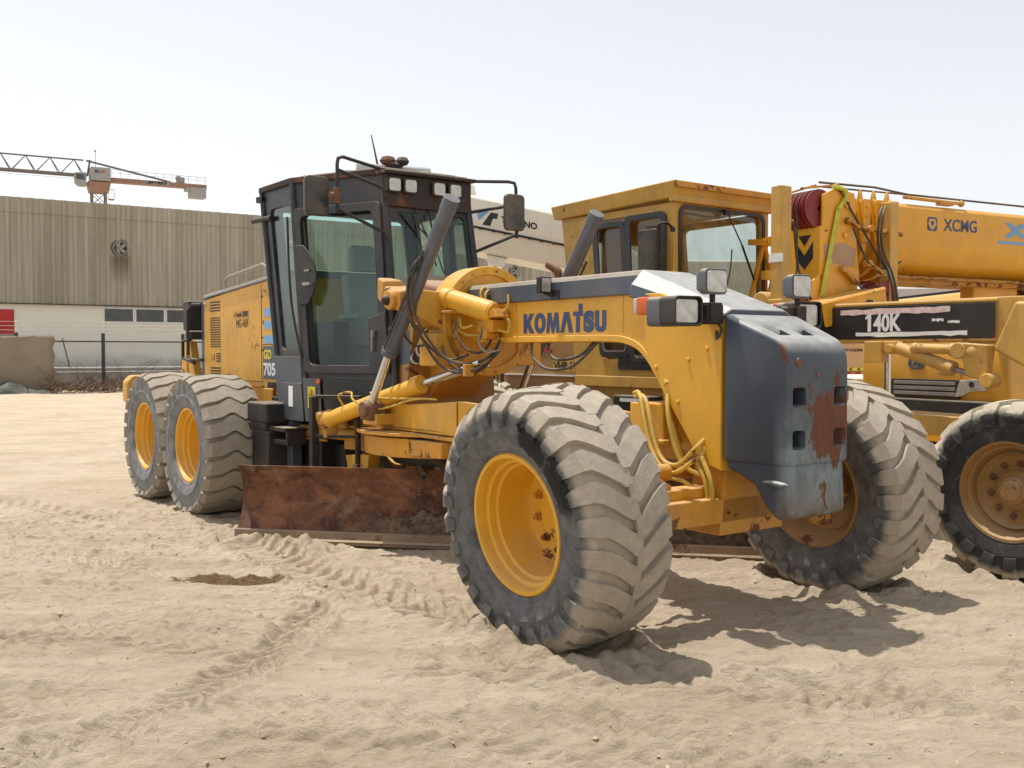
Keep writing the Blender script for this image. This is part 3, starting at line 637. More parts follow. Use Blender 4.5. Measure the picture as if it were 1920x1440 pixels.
for pts in ([(-3.86,-.84,1.22), (-3.82,-.90,1.31), (-3.66,-.86,1.34), (-3.56,-.88,1.27), (-3.35,-.76,1.20), (-2.9,-.66,1.30), (-2.6,-.62,1.31)], [(-3.55,-.72,1.34), (-3.4,-.74,1.30), (-3.1,-.68,1.30), (-2.8,-.62,1.31)]):
    hose('drawbar_hose', pts, .011, M['yhose'])
# --- mouldboard
u = Vector((3.38, 3.13, 0)).normalized(); nrm = Vector((u.y, -u.x, 0))       # blade direction and its front normal
b0 = Vector((-4.34, -1.665, 0)); L = 4.66
bl = MB(); pr = []
for k in range(13):
    q = k / 12; z = .03 + .65*q; bow = .16*(1 - (2*q - 1.05)**2) ; pr.append((-bow + .05*(1-q), z))
NS = 40; vs = []
for i in range(NS + 1):
    for o_, z in pr: vs.append(b0 + u*(L*i/NS) + nrm*o_ + Vector((0, 0, z)))
for i in range(NS + 1):
    for o_, z in pr: vs.append(b0 + u*(L*i/NS) + nrm*(o_-.03) + Vector((0, 0, z)))
m_ = len(pr); o2 = (NS+1)*m_; fs = []
for i in range(NS):
    for k in range(m_-1): fs += [(i*m_+k, (i+1)*m_+k, (i+1)*m_+k+1, i*m_+k+1), (o2+i*m_+k, o2+i*m_+k+1, o2+(i+1)*m_+k+1, o2+(i+1)*m_+k)]
    fs += [(i*m_, o2+i*m_, o2+(i+1)*m_, (i+1)*m_), (i*m_+m_-1, (i+1)*m_+m_-1, o2+(i+1)*m_+m_-1, o2+i*m_+m_-1)]
for k in range(m_-1): fs += [(k, k+1, o2+k+1, o2+k), (NS*m_+k, o2+NS*m_+k, o2+NS*m_+k+1, NS*m_+k+1)]
bl.add(vs, fs)
bld = obj('blade', bl, M['blade'], G, bevel=.004, label='rusty brown blade caked with mud along its middle')
ce = MB(); p0 = b0 + nrm*.035; ce.prism([p0, p0 + nrm*.018, p0 + nrm*.006 + Vector((0, 0, .11)), p0 - nrm*.012 + Vector((0, 0, .12))], u*L)
obj('cutting_edge', ce, surf('dusty_cutting_edge', (.24, .17, .115), .85, var=.3, rust=.35, dirt=.5, bump=.3), bld, bevel=.004)
for e in (L-.03,):
    be = MB(); be.prism([b0 + u*e + nrm*a + Vector((0, 0, z)) for a, z in ((.07, .02), (.03, .70), (-.12, .70), (-.20, .36), (-.1, .02))], u*.02)
    obj('blade_end_plate', be, M['blade'], bld, bevel=.004)
bs = MB(); c0 = b0 + u*2.2 - nrm*.42
bs.bar(c0 - u*1.0 + Vector((0,0,.5)), c0 + u*1.2 + Vector((0,0,.5)), .10, .10); bs.bar(c0 - u*1.0 + Vector((0,0,.2)), c0 + u*1.2 + Vector((0,0,.2)), .10, .10)
bs.bar(c0 - u*.6 + Vector((0,0,.2)), c0 - u*.6 + Vector((0,0,.82)), .14, .3); bs.bar(c0 + u*.7 + Vector((0,0,.2)), c0 + u*.7 + Vector((0,0,.82)), .14, .3)
obj('blade_carrier', bs, M['kyr'], G, bevel=.01)
# second slim cylinder and yellow plates behind the step frame
sl = MB().cyl((-4.95, -.82, .93), (-4.0, -.62, .92), .058, seg=24); sl.cyl((-4.97, -.825, .93), (-4.92, -.815, .93), .066, seg=24); sl.cyl((-4.75, -.8, .855), (-4.4, -.74, .85), .012, seg=8)
sx_ = obj('blade_tilt_cylinder', sl, M['kyc'], G, bevel=.005)
obj('cylinder_rod', MB().cyl((-5.4, -.90, .93), (-4.95, -.82, .93), .028, seg=16), M['chrome'], sx_)
yp = MB().py([(-4.72, 1.16), (-4.50, .96), (-4.10, .98), (-4.10, 1.16)], -.70, -.67); yp.py([(-4.05, .74), (-3.6, .78), (-3.62, .60), (-4.0, .58)], -.72, -.60)
obj('skirt_plate', yp, M['ky'], G, bevel=.005)
# --- access step frame
st = MB(); y = -.98
st.bar((-4.17, y, .56), (-4.17, y, 1.29), .07, .07); st.bar((-3.78, y+.25, .62), (-3.78, y+.25, 1.29), .04, .05)
st.bar((-4.20, y, 1.285), (-3.75, y+.26, 1.285), .05, .035); st.bar((-4.17, y, .92), (-3.78, y+.25, .93), .05, .03); st.bar((-4.17, y, .60), (-3.78, y+.25, .62), .05, .03)
obj('step_frame', st, M['blackr'], G, bevel=.004)
# --- cab: six sided, narrower at the front
TP = {'A': (-5.55, -.90), 'B': (-4.80, -.90), 'C': (-3.80, -.45), 'D': (-3.80, .45), 'E': (-4.80, .90), 'F': (-5.55, .90)}
BT = {'A': (-5.06, -.90), 'B': (-4.47, -.90), 'C': (-3.42, -.52), 'D': (-3.42, .52), 'E': (-4.47, .90), 'F': (-5.06, .90)}
ZT, ZB = 3.34, 1.08
def cp(k, z):
    q = (z - ZB) / (ZT - ZB); a, b = BT[k], TP[k]; return Vector((a[0] + (b[0]-a[0])*q, a[1] + (b[1]-a[1])*q, z))
def fp(i, j, u_, z): return cp(i, z).lerp(cp(j, z), u_)
def facet_n(i, j):
    a, b, c = cp(i, 1.5), cp(j, 1.5), cp(i, 3); return (b-a).cross(c-a).normalized()
def quad(i, j, u0, u1, z0, z1): return [fp(i, j, u0, z0), fp(i, j, u1, z0), fp(i, j, u1, z1), fp(i, j, u0, z1)]
def rquad(i, j, u0, u1, z0, z1, r=.05, kz=None):
    w_ = (fp(i, j, 1, z0) - fp(i, j, 0, z0)).length; o = []
    for a, b in rr(u0*w_, u1*w_, z0, z1, r): o.append(fp(i, j, a/w_, b))
    return o
body = MB()
order = 'ABCDEF'
for i, j in zip(order, 'BCDEFA'):
    zb = 1.56 if (i, j) == ('B', 'C') or (i, j) == ('D', 'E') else (1.72 if i in 'AE' else 1.98)
    n_ = facet_n(i, j)
    zt = 3.02 if i in 'BD' else 3.0 if i == 'C' else 3.15
    u0, u1 = (.10, .90) if i in 'BD' else (.06, .94) if i == 'C' else (.20, .88)
    if i == 'F': u0, u1 = .1, .9
    # posts, header and panel below the glass, butted into one frame
    ins = rquad(i, j, u0, u1, zb, zt, .05); w_ = 1
    outer = rquad(i, j, 0.0, 1.0, ZB, ZT, .002)
    body.ringplate(outer, ins, -n_*.045)
cabm = obj('cab', body, M['cab'], G, bevel=.004)
for k in 'ABCDEF':
    pass
cor = MB()
for k in 'ABCDEF':
    for z0, z1 in ((ZB, ZT),): cor.tube([cp(k, z0), cp(k, z1)], .034, 10)
obj('cab_post', cor, M['cab'], cabm)
for i, j in zip(order, 'BCDEFA'):
    zb = 1.56 if i in 'BD' else (1.72 if i in 'AE' else 1.98); zt = 3.02 if i in 'BD' else 3.0 if i == 'C' else 3.15
    u0, u1 = (.10, .90) if i in 'BD' else (.06, .94) if i == 'C' else (.20, .88)
    if i == 'F': u0, u1 = .1, .9
    n_ = facet_n(i, j); q = [p - n_*.02 for p in rquad(i, j, u0-.004, u1+.004, zb-.004, zt+.004, .05)]
    obj('window', MB().prism(q, -n_*.005), M['glass'], cabm)
# grey lower panels
lp = MB(); n1 = facet_n('A', 'B')
lp.prism([p + n1*.036 for p in (cp('A', 1.10), cp('B', 1.10), cp('B', 1.66), cp('A', 1.66))], n1*.006)
n2 = facet_n('B', 'C')
lp.prism([p + n2*.036 for p in (fp('B','C',.0,1.04), fp('B','C',.20,1.04), fp('B','C',.20,1.45), fp('B','C',.0,1.45))], n2*.008)
lp.prism([p + n1*.044 for p in (cp('A', 1.04) + Vector((.10, 0, 0)), cp('B', 1.04), cp('B', 1.40), cp('A', 1.40) + Vector((.16, 0, 0)))], n1*.008)
lp.box(-4.98, -4.84, -.90, -.80, .55, 1.06)
obj('lower_panel', lp, M['cabg'], cabm, bevel=.004)
lb = MB(); lb.prism([p + n2*.03 for p in (fp('B','C',.22,1.16), fp('B','C',1.0,1.16), fp('B','C',1.0,1.46), fp('B','C',.22,1.46))], -n2*.03)
for u_ in (.4, .6, .8): lb.bolt(fp('B','C',u_,1.34) + n2*.03, n2, .012, .01)
obj('lower_panel', lb, M['black'], cabm, bevel=.004)
# door frame, handle, hinge box
dm = MB(); dm.ringplate([p + n2*.036 for p in rquad('B','C',.035,.985,1.50,3.08,.05)], [p + n2*.036 for p in rquad('B','C',.10,.90,1.575,3.0,.06)], n2*.018)
hb = [(.04, 2.72), (.13, 2.72), (.18, 2.66), (.245, 2.55), (.26, 2.42), (.225, 2.28), (.15, 2.16), (.04, 2.14)]
dm.prism([fp('B','C',a,b) + n2*.052 for a, b in hb], n2*.02)
dm.prism([fp('B','C',a,b) + n2*.052 for a, b in ((.80, 2.0), (.985, 2.06), (.985, 1.6), (.90, 1.52), (.78, 1.56))], n2*.016)
door = obj('door', dm, M['cab'], cabm, bevel=.006)
hh = MB(); q = fp('B','C',.86,1.86) + n2*.08; hh.tube([q, q + n2*.02 - Vector((0,0,.03)), q + n2*.02 - Vector((0,0,.16))], .011, 8); hh.box(q.x-.02, q.x+.02, q.y-.02, q.y+.01, q.z-.03, q.z+.03)
q = fp('B','C',.14,2.47) + n2*.08; obj('door_handle', hh, M['steel'], cabm, bevel=.003); hh = MB(); hh.bar(q, q + Vector((.07, .02, 0)), .02, .02); obj('door_catch', hh, M['steel'], cabm, bevel=.003); hh = MB(); q = fp('B','C',.13,2.34) + n2*.09; hh.bar(q, q + Vector((.09, .03, 0)), .05, .03)
obj('door_catch', hh, M['steel'], cabm, bevel=.003)
gr = MB(); gr.tube([fp('B','C',-.01,3.0)+n2*.05+Vector((0,-.03,0)), fp('B','C',-.01,2.2)+n2*.06+Vector((0,-.04,0)), fp('B','C',.02,1.62)+n2*.05], .012, 8, smooth_path=5)
gr.tube([fp('B','C',.13,2.95)+n2*.03, fp('B','C',.14,2.60)+n2*.03], .012, 8)
obj('grab_rail', gr, M['black'], cabm)
# door window divider and roof
ro = MB(); rt_ = [(cp(k, ZT).x, cp(k, ZT).y) for k in order]; cx = sum(p[0] for p in rt_)/6
ro.pz([(cx + (x-cx)*1.03, y*1.04) for x, y in rt_], ZT-.005, ZT+.055); ro.pz([(cx + (x-cx)*.9, y*.9) for x, y in rt_], ZT+.05, ZT+.085)
ro.box(-3.86, -3.66, -.50, .50, 3.33, 3.365)
obj('roof', ro, M['rcab'], cabm, bevel=.012)
hd = MB(); hd.box(-3.80, -3.715, -.47, .47, 3.04, 3.325); obj('front_header', hd, M['rcab'], cabm, bevel=.01)
for y in (-.40, -.23, .08, .26):
    lm = MB(); lm.prism([(-3.72, a, b) for a, b in rr(y-.075, y+.075, 3.16, 3.30, .03)], (.05, 0, 0))
    l = obj('roof_lamp', lm, M['black'], cabm, bevel=.005)
    # lens belongs with its lamp
    obj('lamp_lens', MB().prism([(-3.669, a, b) for a, b in rr(y-.058, y+.058, 3.175, 3.285, .022)], (.006, 0, 0)), M['lens'], cabm)
wp = MB()
for a, b in (((-3.73, -.14, 3.04), (-3.66, -.08, 2.80)), ((-3.73, .0, 3.04), (-3.67, .0, 2.82)), ((-3.66, -.08, 2.82), (-3.63, .02, 2.50)), ((-3.73, -.28, 3.0), (-3.66, -.06, 2.78)), ((-3.66, -.02, 2.8), (-3.60, .08, 2.44))): wp.bar(a, b, .014, .012)
obj('windscreen_wiper', wp, M['black'], cabm)
tb = MB(); tb.cyl((-4.62, -.30, 3.54), (-4.40, .42, 3.53), .045, seg=12); tb.bar((-4.75, -.34, 3.50), (-4.2, .3, 3.47), .1, .04); tb.box(-4.7, -4.3, -.1, .1, 3.42, 3.47); tb.bar((-4.5, -.38, 3.45), (-4.38, .50, 3.45), .08, .03)
obj('roof_bracket', tb, M['grey_l'], cabm, bevel=.006)
jk = MB()
for c, r, s_ in (((-4.44, -.04, 3.60), .07, (1.1,1.3,.75)), ((-4.38, .09, 3.60), .065, (1,1.1,.75)), ((-4.42, .02, 3.56), .07, (1,1.4,.6))): jk.sphere(c, r, 9, s_)
obj('broken_beacon', jk, M['blackr'], cabm, sharp=20)
obj('antenna', MB().tube([(-4.52, -.10, 3.5), (-4.64, -.12, 3.88)], [.013, .005], 8), M['black'], cabm)
hkp = MB(); hkp.bar((-5.50, -.91, 3.27), (-5.60, -.93, 3.27), .05, .06)
obj('window_hinge', hkp, M['black'], cabm, bevel=.003)
hkp = MB(); hkp.cyl((-5.30, -.91, 3.06), (-5.66, -.95, 3.06), .026, seg=10); hkp.sphere((-5.68, -.95, 3.06), .028, 8)
obj('window_stay', hkp, M['black'], cabm, bevel=.003)
# interior
se = MB(); se.box(-4.85, -4.35, -.25, .27, 1.75, 1.93); se.hexa([(-4.95,-.27,1.85), (-4.78,-.27,1.85), (-4.78,.27,1.85), (-4.95,.27,1.85), (-5.12,-.23,2.50), (-4.98,-.23,2.52), (-4.98,.23,2.52), (-5.12,.23,2.50)])
se.hexa([(-5.12,-.15,2.54), (-5.0,-.15,2.54), (-5.0,.15,2.54), (-5.12,.15,2.54), (-5.16,-.13,2.80), (-5.05,-.13,2.82), (-5.05,.13,2.82), (-5.16,.13,2.80)])
se.box(-4.9, -4.5, -.38, -.29, 2.02, 2.08); se.box(-4.9, -4.5, .29, .38, 2.02, 2.08); se.box(-4.85, -4.4, -.2, .2, 1.2, 1.76)
obj('seat', se, M['seat'], cabm, bevel=.05, seg=3)
io = MB(); io.box(-5.0, -3.5, -.48, .48, 1.08, 1.14); io.hexa([(-4.0,-.12,1.14), (-3.7,-.12,1.14), (-3.7,.12,1.14), (-4.0,.12,1.14), (-4.25,-.12,2.05), (-4.05,-.12,2.12), (-4.05,.12,2.12), (-4.25,.12,2.05)])
io.box(-5.0, -4.5, -.62, -.45, 1.5, 2.0)
for y in (-.22, -.15, .15, .22): io.tube([(-4.12, y, 1.9), (-4.22, y, 2.2), (-4.24, y, 2.28)], .009, 6); io.sphere((-4.24, y, 2.3), .022, 8)
obj('control_console', io, M['black'], cabm, bevel=.02)
sw = MB()
for k in range(28):
    a0, a1 = 2*math.pi*k/28, 2*math.pi*(k+1)/28
    f_ = lambda a: Vector((-4.28, 0, 2.20)) + Vector((0, 1, 0))*.2*math.cos(a) + Vector((.55, 0, .83)).normalized()*.2*math.sin(a)
    sw.cyl(f_(a0), f_(a1), .014, seg=8)
for a in (0, 2.1, 4.2): sw.cyl(f_(a), (-4.26, 0, 2.16), .01, seg=6)
obj('steering_wheel', sw, M['black'], cabm)
# mirrors on tube brackets
def mirror(y, c, tubes, lab):
    mb = MB()
    for tpts in tubes: mb.tube(tpts, .016, 8)
    a = obj('mirror_bracket', mb, M['black'], cabm)
    mm = MB().prism([(c[0], c[1]+p, c[2]+q) for p, q in rr(-.115, .115, -.175, .175, .045)], (.05, 0, 0)); 
    o = obj('mirror', mm, M['mirror'], cabm, bevel=.014, seg=3); o.location = (0,0,0)
    return o
C3 = cp('C', 3.30); Ca = cp('C', 3.12); Cb = cp('C', 2.74); D3 = cp('D', 3.34); Da = cp('D', 3.05); Db = cp('D', 2.66)
mirror(-1, (-3.78, -1.14, 3.07), ([C3 + Vector((0,-.02,.08)), (-3.66, -.93, 3.42), (-3.645, -.98, 3.40), (-3.645, -.99, 3.35), (-3.645, -.99, 2.92)], [(-3.645, -.99, 3.30), (-3.62, -.62, 3.20), (-3.62, -.55, 3.17), (-3.64, -.52, 3.10), Ca], [(-3.645, -.99, 2.96), (-3.60, -.56, 2.78), (-3.6, -.52, 2.72), Cb]), '')
mirror(1, (-3.45, .77, 3.04), ([D3 + Vector((0, 0, .02)), (-3.48, .74, 3.34), (-3.46, .80, 3.33), (-3.45, .81, 3.28), (-3.45, .82, 2.80)], [Da, (-3.46, .80, 3.12)], [Db, (-3.45, .83, 2.84)]), '')
obj('mirror_clamp', MB().box(-3.66, -3.62, -1.03, -.98, 3.0, 3.14).cyl((-3.65, -1.06, 3.07), (-3.65, -.98, 3.07), .03, seg=10), M['rust'], cabm, bevel=.004)
# stickers on the lower panel
q0 = fp('B','C',.045,1.17) + n2*.046; q1 = fp('B','C',.135,1.17) + n2*.046; stk = MB()
obj('warning_sticker', MB().prism([q0, q1, q1 + Vector((0,0,.20)), q0 + Vector((0,0,.20))], n2*.002), M['decal_y'], cabm)
ud = (q1 - q0); sy = MB()
def sp_(a, z): return q0 + ud*a + Vector((0,0,z)) + n2*.0025
for a, b in (((.5,.175), (.12,.115)), ((.12,.115), (.88,.115)), ((.88,.115), (.5,.175))): sy.bar(sp_(*a), sp_(*b), .004, .006, up=n2)
sy.prism([sp_(.42,.12), sp_(.6,.125), sp_(.52,.155)], n2*.002); sy.prism([sp_(.7,.02), sp_(.85,.02), sp_(.85,.085), sp_(.7,.085)], n2*.002); sy.bar(sp_(.2,.045), sp_(.66,.045), .004, .006, up=n2); sy.bar(sp_(.2,.02), sp_(.2,.075), .004, .006, up=n2); sy.bar(sp_(0.05,.1), sp_(.95,.1), .003, .003, up=n2)
obj('warning_symbol', sy, M['decal_k'], cabm)
obj('notice_sticker', MB().box(-4.80, -4.70, -.956, -.953, 1.17, 1.37), M['decal_w'], cabm)
obj('side_marker', MB().cyl(fp('B','C',.19,1.42) + n2*.04, fp('B','C',.19,1.42) + n2*.055, .022, seg=12), M['orange'], cabm)
# rust-brown dash cover in front of the cab
dc = MB().hexa([(-3.62,-.40,2.0), (-3.0,-.30,2.0), (-3.0,.36,2.0), (-3.62,.42,2.0), (-3.60,-.34,2.40), (-3.05,-.2,2.26), (-3.05,.30,2.26), (-3.60,.36,2.44)])
obj('pivot_cover', dc, M['redrust'], G, bevel=.05, seg=3)
dk = MB().hexa([(-3.72,-.46,1.52), (-3.28,-.46,1.6), (-3.28,-.30,1.6), (-3.72,-.30,1.52), (-3.66,-.42,2.36), (-3.50,-.40,2.30), (-3.50,-.28,2.30), (-3.66,-.28,2.40)])
obj('pivot_side_plate', dk, M['kg'], G, bevel=.02)
fw = MB().hexa([(-3.9,-.50,1.18), (-3.35,-.50,1.14), (-3.35,.50,1.14), (-3.9,.50,1.18), (-3.7,-.46,2.0), (-3.3,-.42,1.95), (-3.3,.42,1.95), (-3.7,.46,2.0)])
obj('cab_front_bulkhead', fw, M['tyd'], G, bevel=.01)
# --- engine hood
hoodp = [(-8.22, 1.30), (-8.22, 2.30), (-8.12, 2.37), (-6.30, 2.50), (-5.72, 2.52), (-5.60, 1.30)]
hm = MB().py(hoodp, -.60, .60)
hood = obj('engine_hood', hm, M['ky'], G, bevel=.02, seg=3)
ht = MB().px([(-.625, 0), (-.60, .05), (-.52, .075), (.52, .075), (.60, .05), (.625, 0)], -8.24, -5.70)
ht.v = [(x, y, z + 2.37 + (x + 8.12) * (.145/2.4)) for x, y, z in ht.v]
obj('hood_top', ht, M['kg'], hood, bevel=.018, seg=3)
rc = MB().box(-8.46, -8.21, -.56, .56, 1.36, 2.34); obj('radiator_housing', rc, M['kg'], hood, bevel=.04, seg=3)
lo = MB().py([(-8.2, 1.10), (-8.2, 1.30), (-5.6, 1.30), (-5.6, 1.0), (-7.2, 1.0)], -.58, .58); obj('lower_engine_panel', lo, M['ky'], hood, bevel=.01)
lv = MB()
def grille(x0, x1, z0, z1, nx=5):
    lv = MB()
    nz = max(2, int((z1-z0)/.028))
    for i in range(nx):
        for k in range(nz):
            a = x0 + (x1-x0)*i/nx; b = z0 + (z1-z0)*k/nz
            lv.box(a, a+(x1-x0)/nx*.72, -.6045, -.598, b, b+(z1-z0)/nz*.55)
    obj('louvre', lv, M['decal_k'], hood, merge=False)
for z0, z1 in ((2.20, 2.34), (1.76, 2.14), (1.42, 1.53)): grille(-7.98, -7.62, z0, z1)
grille(-7.78, -7.62, 1.58, 1.70, 3)
lx = MB().box(-7.95, -7.85, -.612, -.60, 1.60, 1.68).box(-8.05, -7.45, -.606, -.598, 1.36, 1.364)
obj('fuel_flap', lx, M['kyr'], hood, bevel=.004)
sm = MB()
for a in ((-7.55, -6.28, 1.365, 1.372), (-6.345, -6.337, 1.38, 2.45), (-6.34, -5.66, 1.78, 1.786), (-7.4, -7.0, 1.225, 1.231)): sm.box(a[0], a[1], -.6035, -.598, a[2], a[3])
for x, z in ((-6.31, 2.32), (-6.31, 1.86), (-6.31, 1.72), (-6.31, 1.32), (-5.72, 1.32)): sm.cyl((x, -.606, z), (x, -.60, z), .014, seg=8)
sm.box(-6.16, -5.66, -.61, -.598, 1.31, 1.37)
obj('panel_seam', sm, M['blackr'], hood)
mud = MB().box(-6.26, -6.0, -.622, -.60, .96, 1.30); obj('access_flap', mud, M['ky'], hood, bevel=.012)
text('lettering', 'MG-469', (-7.10, -.6005, 1.985), (1,0,0), (0,0,1), .36, .095, M['decal_k'], G, bold=.0)
obj('label_plate', MB().box(-7.18, -6.72, -.603, -.5995, 2.095, 2.185), M['kyr'], hood)
text('lettering', 'v Trimble', (-7.165, -.6035, 2.112), (1,0,0), (0,0,1), .24, .052, M['decal_k'], G)
obj('label_block', MB().box(-6.90, -6.74, -.6052, -.6025, 2.112, 2.172), M['decal_k'], hood)
bb_ = MB().box(-6.30, -5.80, -.6035, -.5995, 1.40, 1.765); obj('number_panel', bb_, M['kg'], hood)
for z in (2.14, 2.0, 1.84): obj('blue_stripe', MB().box(-6.26, -5.90, -.6032, -.5995, z-.045, z+.045), M['decal_lb'], hood)
text('lettering', 'GD', (-6.27, -.6037, 1.62), (1,0,0), (0,0,1), .21, .105, M['decal_y'], G, bold=.03)
text('lettering', '705', (-6.28, -.6037, 1.435), (1,0,0), (0,0,1), .33, .145, M['decal_w'], G, bold=.03)
hr = MB().tube([(-7.52, -.57, 2.44), (-7.52, -.58, 2.56), (-7.40, -.58, 2.60), (-6.35, -.58, 2.68), (-6.22, -.58, 2.64), (-6.22, -.57, 2.54)], .02, 10)
obj('hood_handrail', hr, M['steel'], hood)
ex = MB().tube([(-6.7, .0, 2.4), (-6.7, .0, 2.86), (-6.76, 0, 2.94), (-6.86, 0, 2.98)], .05, 14); obj('exhaust_pipe', ex, M['rust'], hood)
# rear box, grab rail, ripper arms, fender
rb = MB().box(-8.80, -8.56, -.68, -.40, 1.98, 2.36); rb.box(-8.66, -8.44, -.70, -.40, 1.86, 1.97); obj('rear_lamp_box', rb, M['tank'], G, bevel=.02)
gg = MB().tube([(-8.2, -.64, 2.30), (-8.3, -.72, 2.30), (-8.42, -.74, 2.22), (-8.42, -.74, 1.66), (-8.3, -.72, 1.60), (-8.16, -.64, 1.60)], .022, 10); gg.tube([(-8.38, -.72, 1.86), (-8.62, -.74, 1.84), (-8.62, -.74, 1.62), (-8.3, -.70, 1.56)], .022, 10)
obj('rear_grab_rail', gg, M['black'], G)
rp = MB()
for s in (-1, 1):
    rp.hexa([(-9.1, s*.62, 1.32), (-8.86, s*.62, 1.32), (-8.86, s*.52, 1.32), (-9.1, s*.52, 1.32), (-8.98, s*.62, 1.86), (-8.84, s*.62, 1.86), (-8.84, s*.52, 1.86), (-8.98, s*.52, 1.86)])
    rp.hexa([(-8.72, s*.62, 1.32), (-8.5, s*.62, 1.32), (-8.5, s*.52, 1.32), (-8.72, s*.52, 1.32), (-8.86, s*.62, 1.84), (-8.72, s*.62, 1.84), (-8.72, s*.52, 1.84), (-8.86, s*.52, 1.84)])
    rp.box(-9.0, -8.6, s*.5, s*.64, 1.2, 1.34)
rp.box(-9.1, -8.9, -1.0, 1.0, .8, 1.0); rp.box(-9.0, -8.4, -.4, .4, .85, 1.25)
rip = obj('ripper_frame', rp, M['ky'], G, bevel=.012)
obj('rear_fender', MB().px([(-1.35, 1.05), (-1.35, 1.32), (-1.27, 1.40), (-.95, 1.40), (-.95, 1.05)], -9.2, -8.98), M['ky'], G, bevel=.03)
# tandem cases, tank and steps between cab and wheel
for s in (-1, 1): obj('tandem_case', MB().py([(-7.95, .52), (-8.0, .72), (-7.9, .94), (-5.85, .94), (-5.75, .72), (-5.85, .52)], s*.72, s*.94), M['kyr'], G, bevel=.02)
obj('fuel_tank', MB().box(-5.42, -4.92, -1.14, -.50, 1.0, 1.20).box(-5.45, -5.0, -1.12, -.5, .92, 1.0).box(-5.40, -4.98, -1.10, -.5, .45, .92), M['tank'], G, bevel=.025)
tc = MB()
for x in (-5.32, -4.98): tc.cyl((x, -.80, 1.20), (x, -.80, 1.27), .07, .06, 14); tc.box(x-.08, x+.06, -.88, -.70, 1.18, 1.24)
tc.box(-5.0, -4.5, -.75, -.4, .5, 1.04); tc.box(-5.36, -4.3, -.6, -.3, .35, .8); tc.cyl((-4.95,-.9,1.13), (-4.7,-.9,1.13), .014, seg=8); tc.cyl((-4.95,-.9,1.08), (-4.7,-.9,1.08), .014, seg=8)
obj('chassis_undergear', tc, M['black'], G, bevel=.01)
obj('step_tread', MB().box(-5.02, -4.62, -1.08, -.85, .93, .97).box(-5.0, -4.64, -1.04, -.85, .80, .84).box(-5.02, -4.98, -1.05, -.85, .8, .95).box(-4.66, -4.62, -1.05, -.85, .8, .95), M['blackr'], G, bevel=.004)
# --- front work lamps
def lampbox(parent, c, w_, h_, d_, mat, hood_=.0, yaw=0, r=.03):
    mb = MB(); mb.prism([(0, a, b) for a, b in rr(-w_/2, w_/2, -h_/2, h_/2, r)], (-d_*.5, 0, 0))
    bk = [(-d_*.5, a*.99, b*.99) for a, b in rr(-w_/2, w_/2, -h_/2, h_/2, r)]; b2 = [(-d_, a*.72, b*.72) for a, b in rr(-w_/2, w_/2, -h_/2, h_/2, r)]; n_ = len(bk)
    mb.add(bk + b2, [tuple(range(n_, 2*n_))] + [(i, (i+1) % n_, n_+(i+1) % n_, n_+i) for i in range(n_)])
    if hood_:
        mb.ringplate([(0, a, b) for a, b in rr(-w_/2, w_/2, -h_/2, h_/2, r)], [(0, a, b) for a, b in rr(-w_/2+.012, w_/2-.012, -h_/2+.012, h_/2-.012, r*.8)], (hood_, 0, 0))
    o = obj('headlamp', mb, mat, parent, bevel=.004, loc=c, rot=(0, 0, yaw))
    k = .012 + (.008 if hood_ else 0)
    obj('lamp_lens', MB().prism([(.001, a, b) for a, b in rr(-w_/2+k, w_/2-k, -h_/2+k, h_/2-k, r*.8)], (.008, 0, 0)), M['lens'], o, bevel=.003)
    return o
for s in (-1, 1):
    lampbox(G, (.20, (-.605 if s < 0 else .53), 1.945), .215, .18, .20, M['black'], .03, R(-6))
    lampbox(G, (.27, s*.40 - .02, 2.125), .175, .155, .11, M['kg'], 0, R(-6))
    br = MB().bar((.19, s*.32, 1.93), (.19, s*.46, 1.93), .10, .12); br.cyl((.22, s*.40, 1.96), (.22, s*.40, 2.06), .018, seg=10); br.box(.12, .26, s*.40-.05, s*.40+.05, 1.87, 2.0)
    obj('lamp_bracket', br, M['blackr'], G, bevel=.008)
    sh = MB().prism([(-.05, s*.60 + a, 1.945 + b) for a, b in rr(-.095, .09, -.09, .09, .03)], (.12, 0, 0)); obj('lamp_shell', sh, M['kg'], G, bevel=.01)
    y = s*.60 - (.03 if s < 0 else -.06); il = MB().prism([(-.17, y + a, 1.985 + b) for a, b in rr(-.035, .035, -.055, .055, .012)], (.13, 0, 0))
    obj('turn_signal', il, M['orange'], G, bevel=.008); obj('signal_base', MB().prism([(-.20, y + a, 1.985 + b) for a, b in rr(-.03, .03, -.05, .05, .01)], (.03, 0, 0)), M['grey_l'], G, bevel=.005)
    wr = MB().tube([(.20, s*.36, 1.9), (.24, s*.34, 1.84), (.22, s*.36, 1.78), (.2, s*.34, 1.83)], .008, 6, smooth_path=5); obj('lamp_wire', wr, M['rubber'], G)
wl = MB().prism([(-1.60, -.30 + a, 2.205 + b) for a, b in rr(-.055, .055, -.062, .062, .01)], (.05, 0, 0)); o = obj('work_lamp', wl, M['black'], G, bevel=.004)
obj('lamp_lens', MB().prism([(-1.5495, -.30 + a, 2.205 + b) for a, b in rr(-.042, .042, -.05, .05, .008)], (.004, 0, 0)), M['decal_y'] if False else M['lens'], o)
obj('lamp_bracket', MB().bar((-1.57, -.30, 2.15), (-1.55, -.235, 2.13), .03, .03), M['blackr'], G)
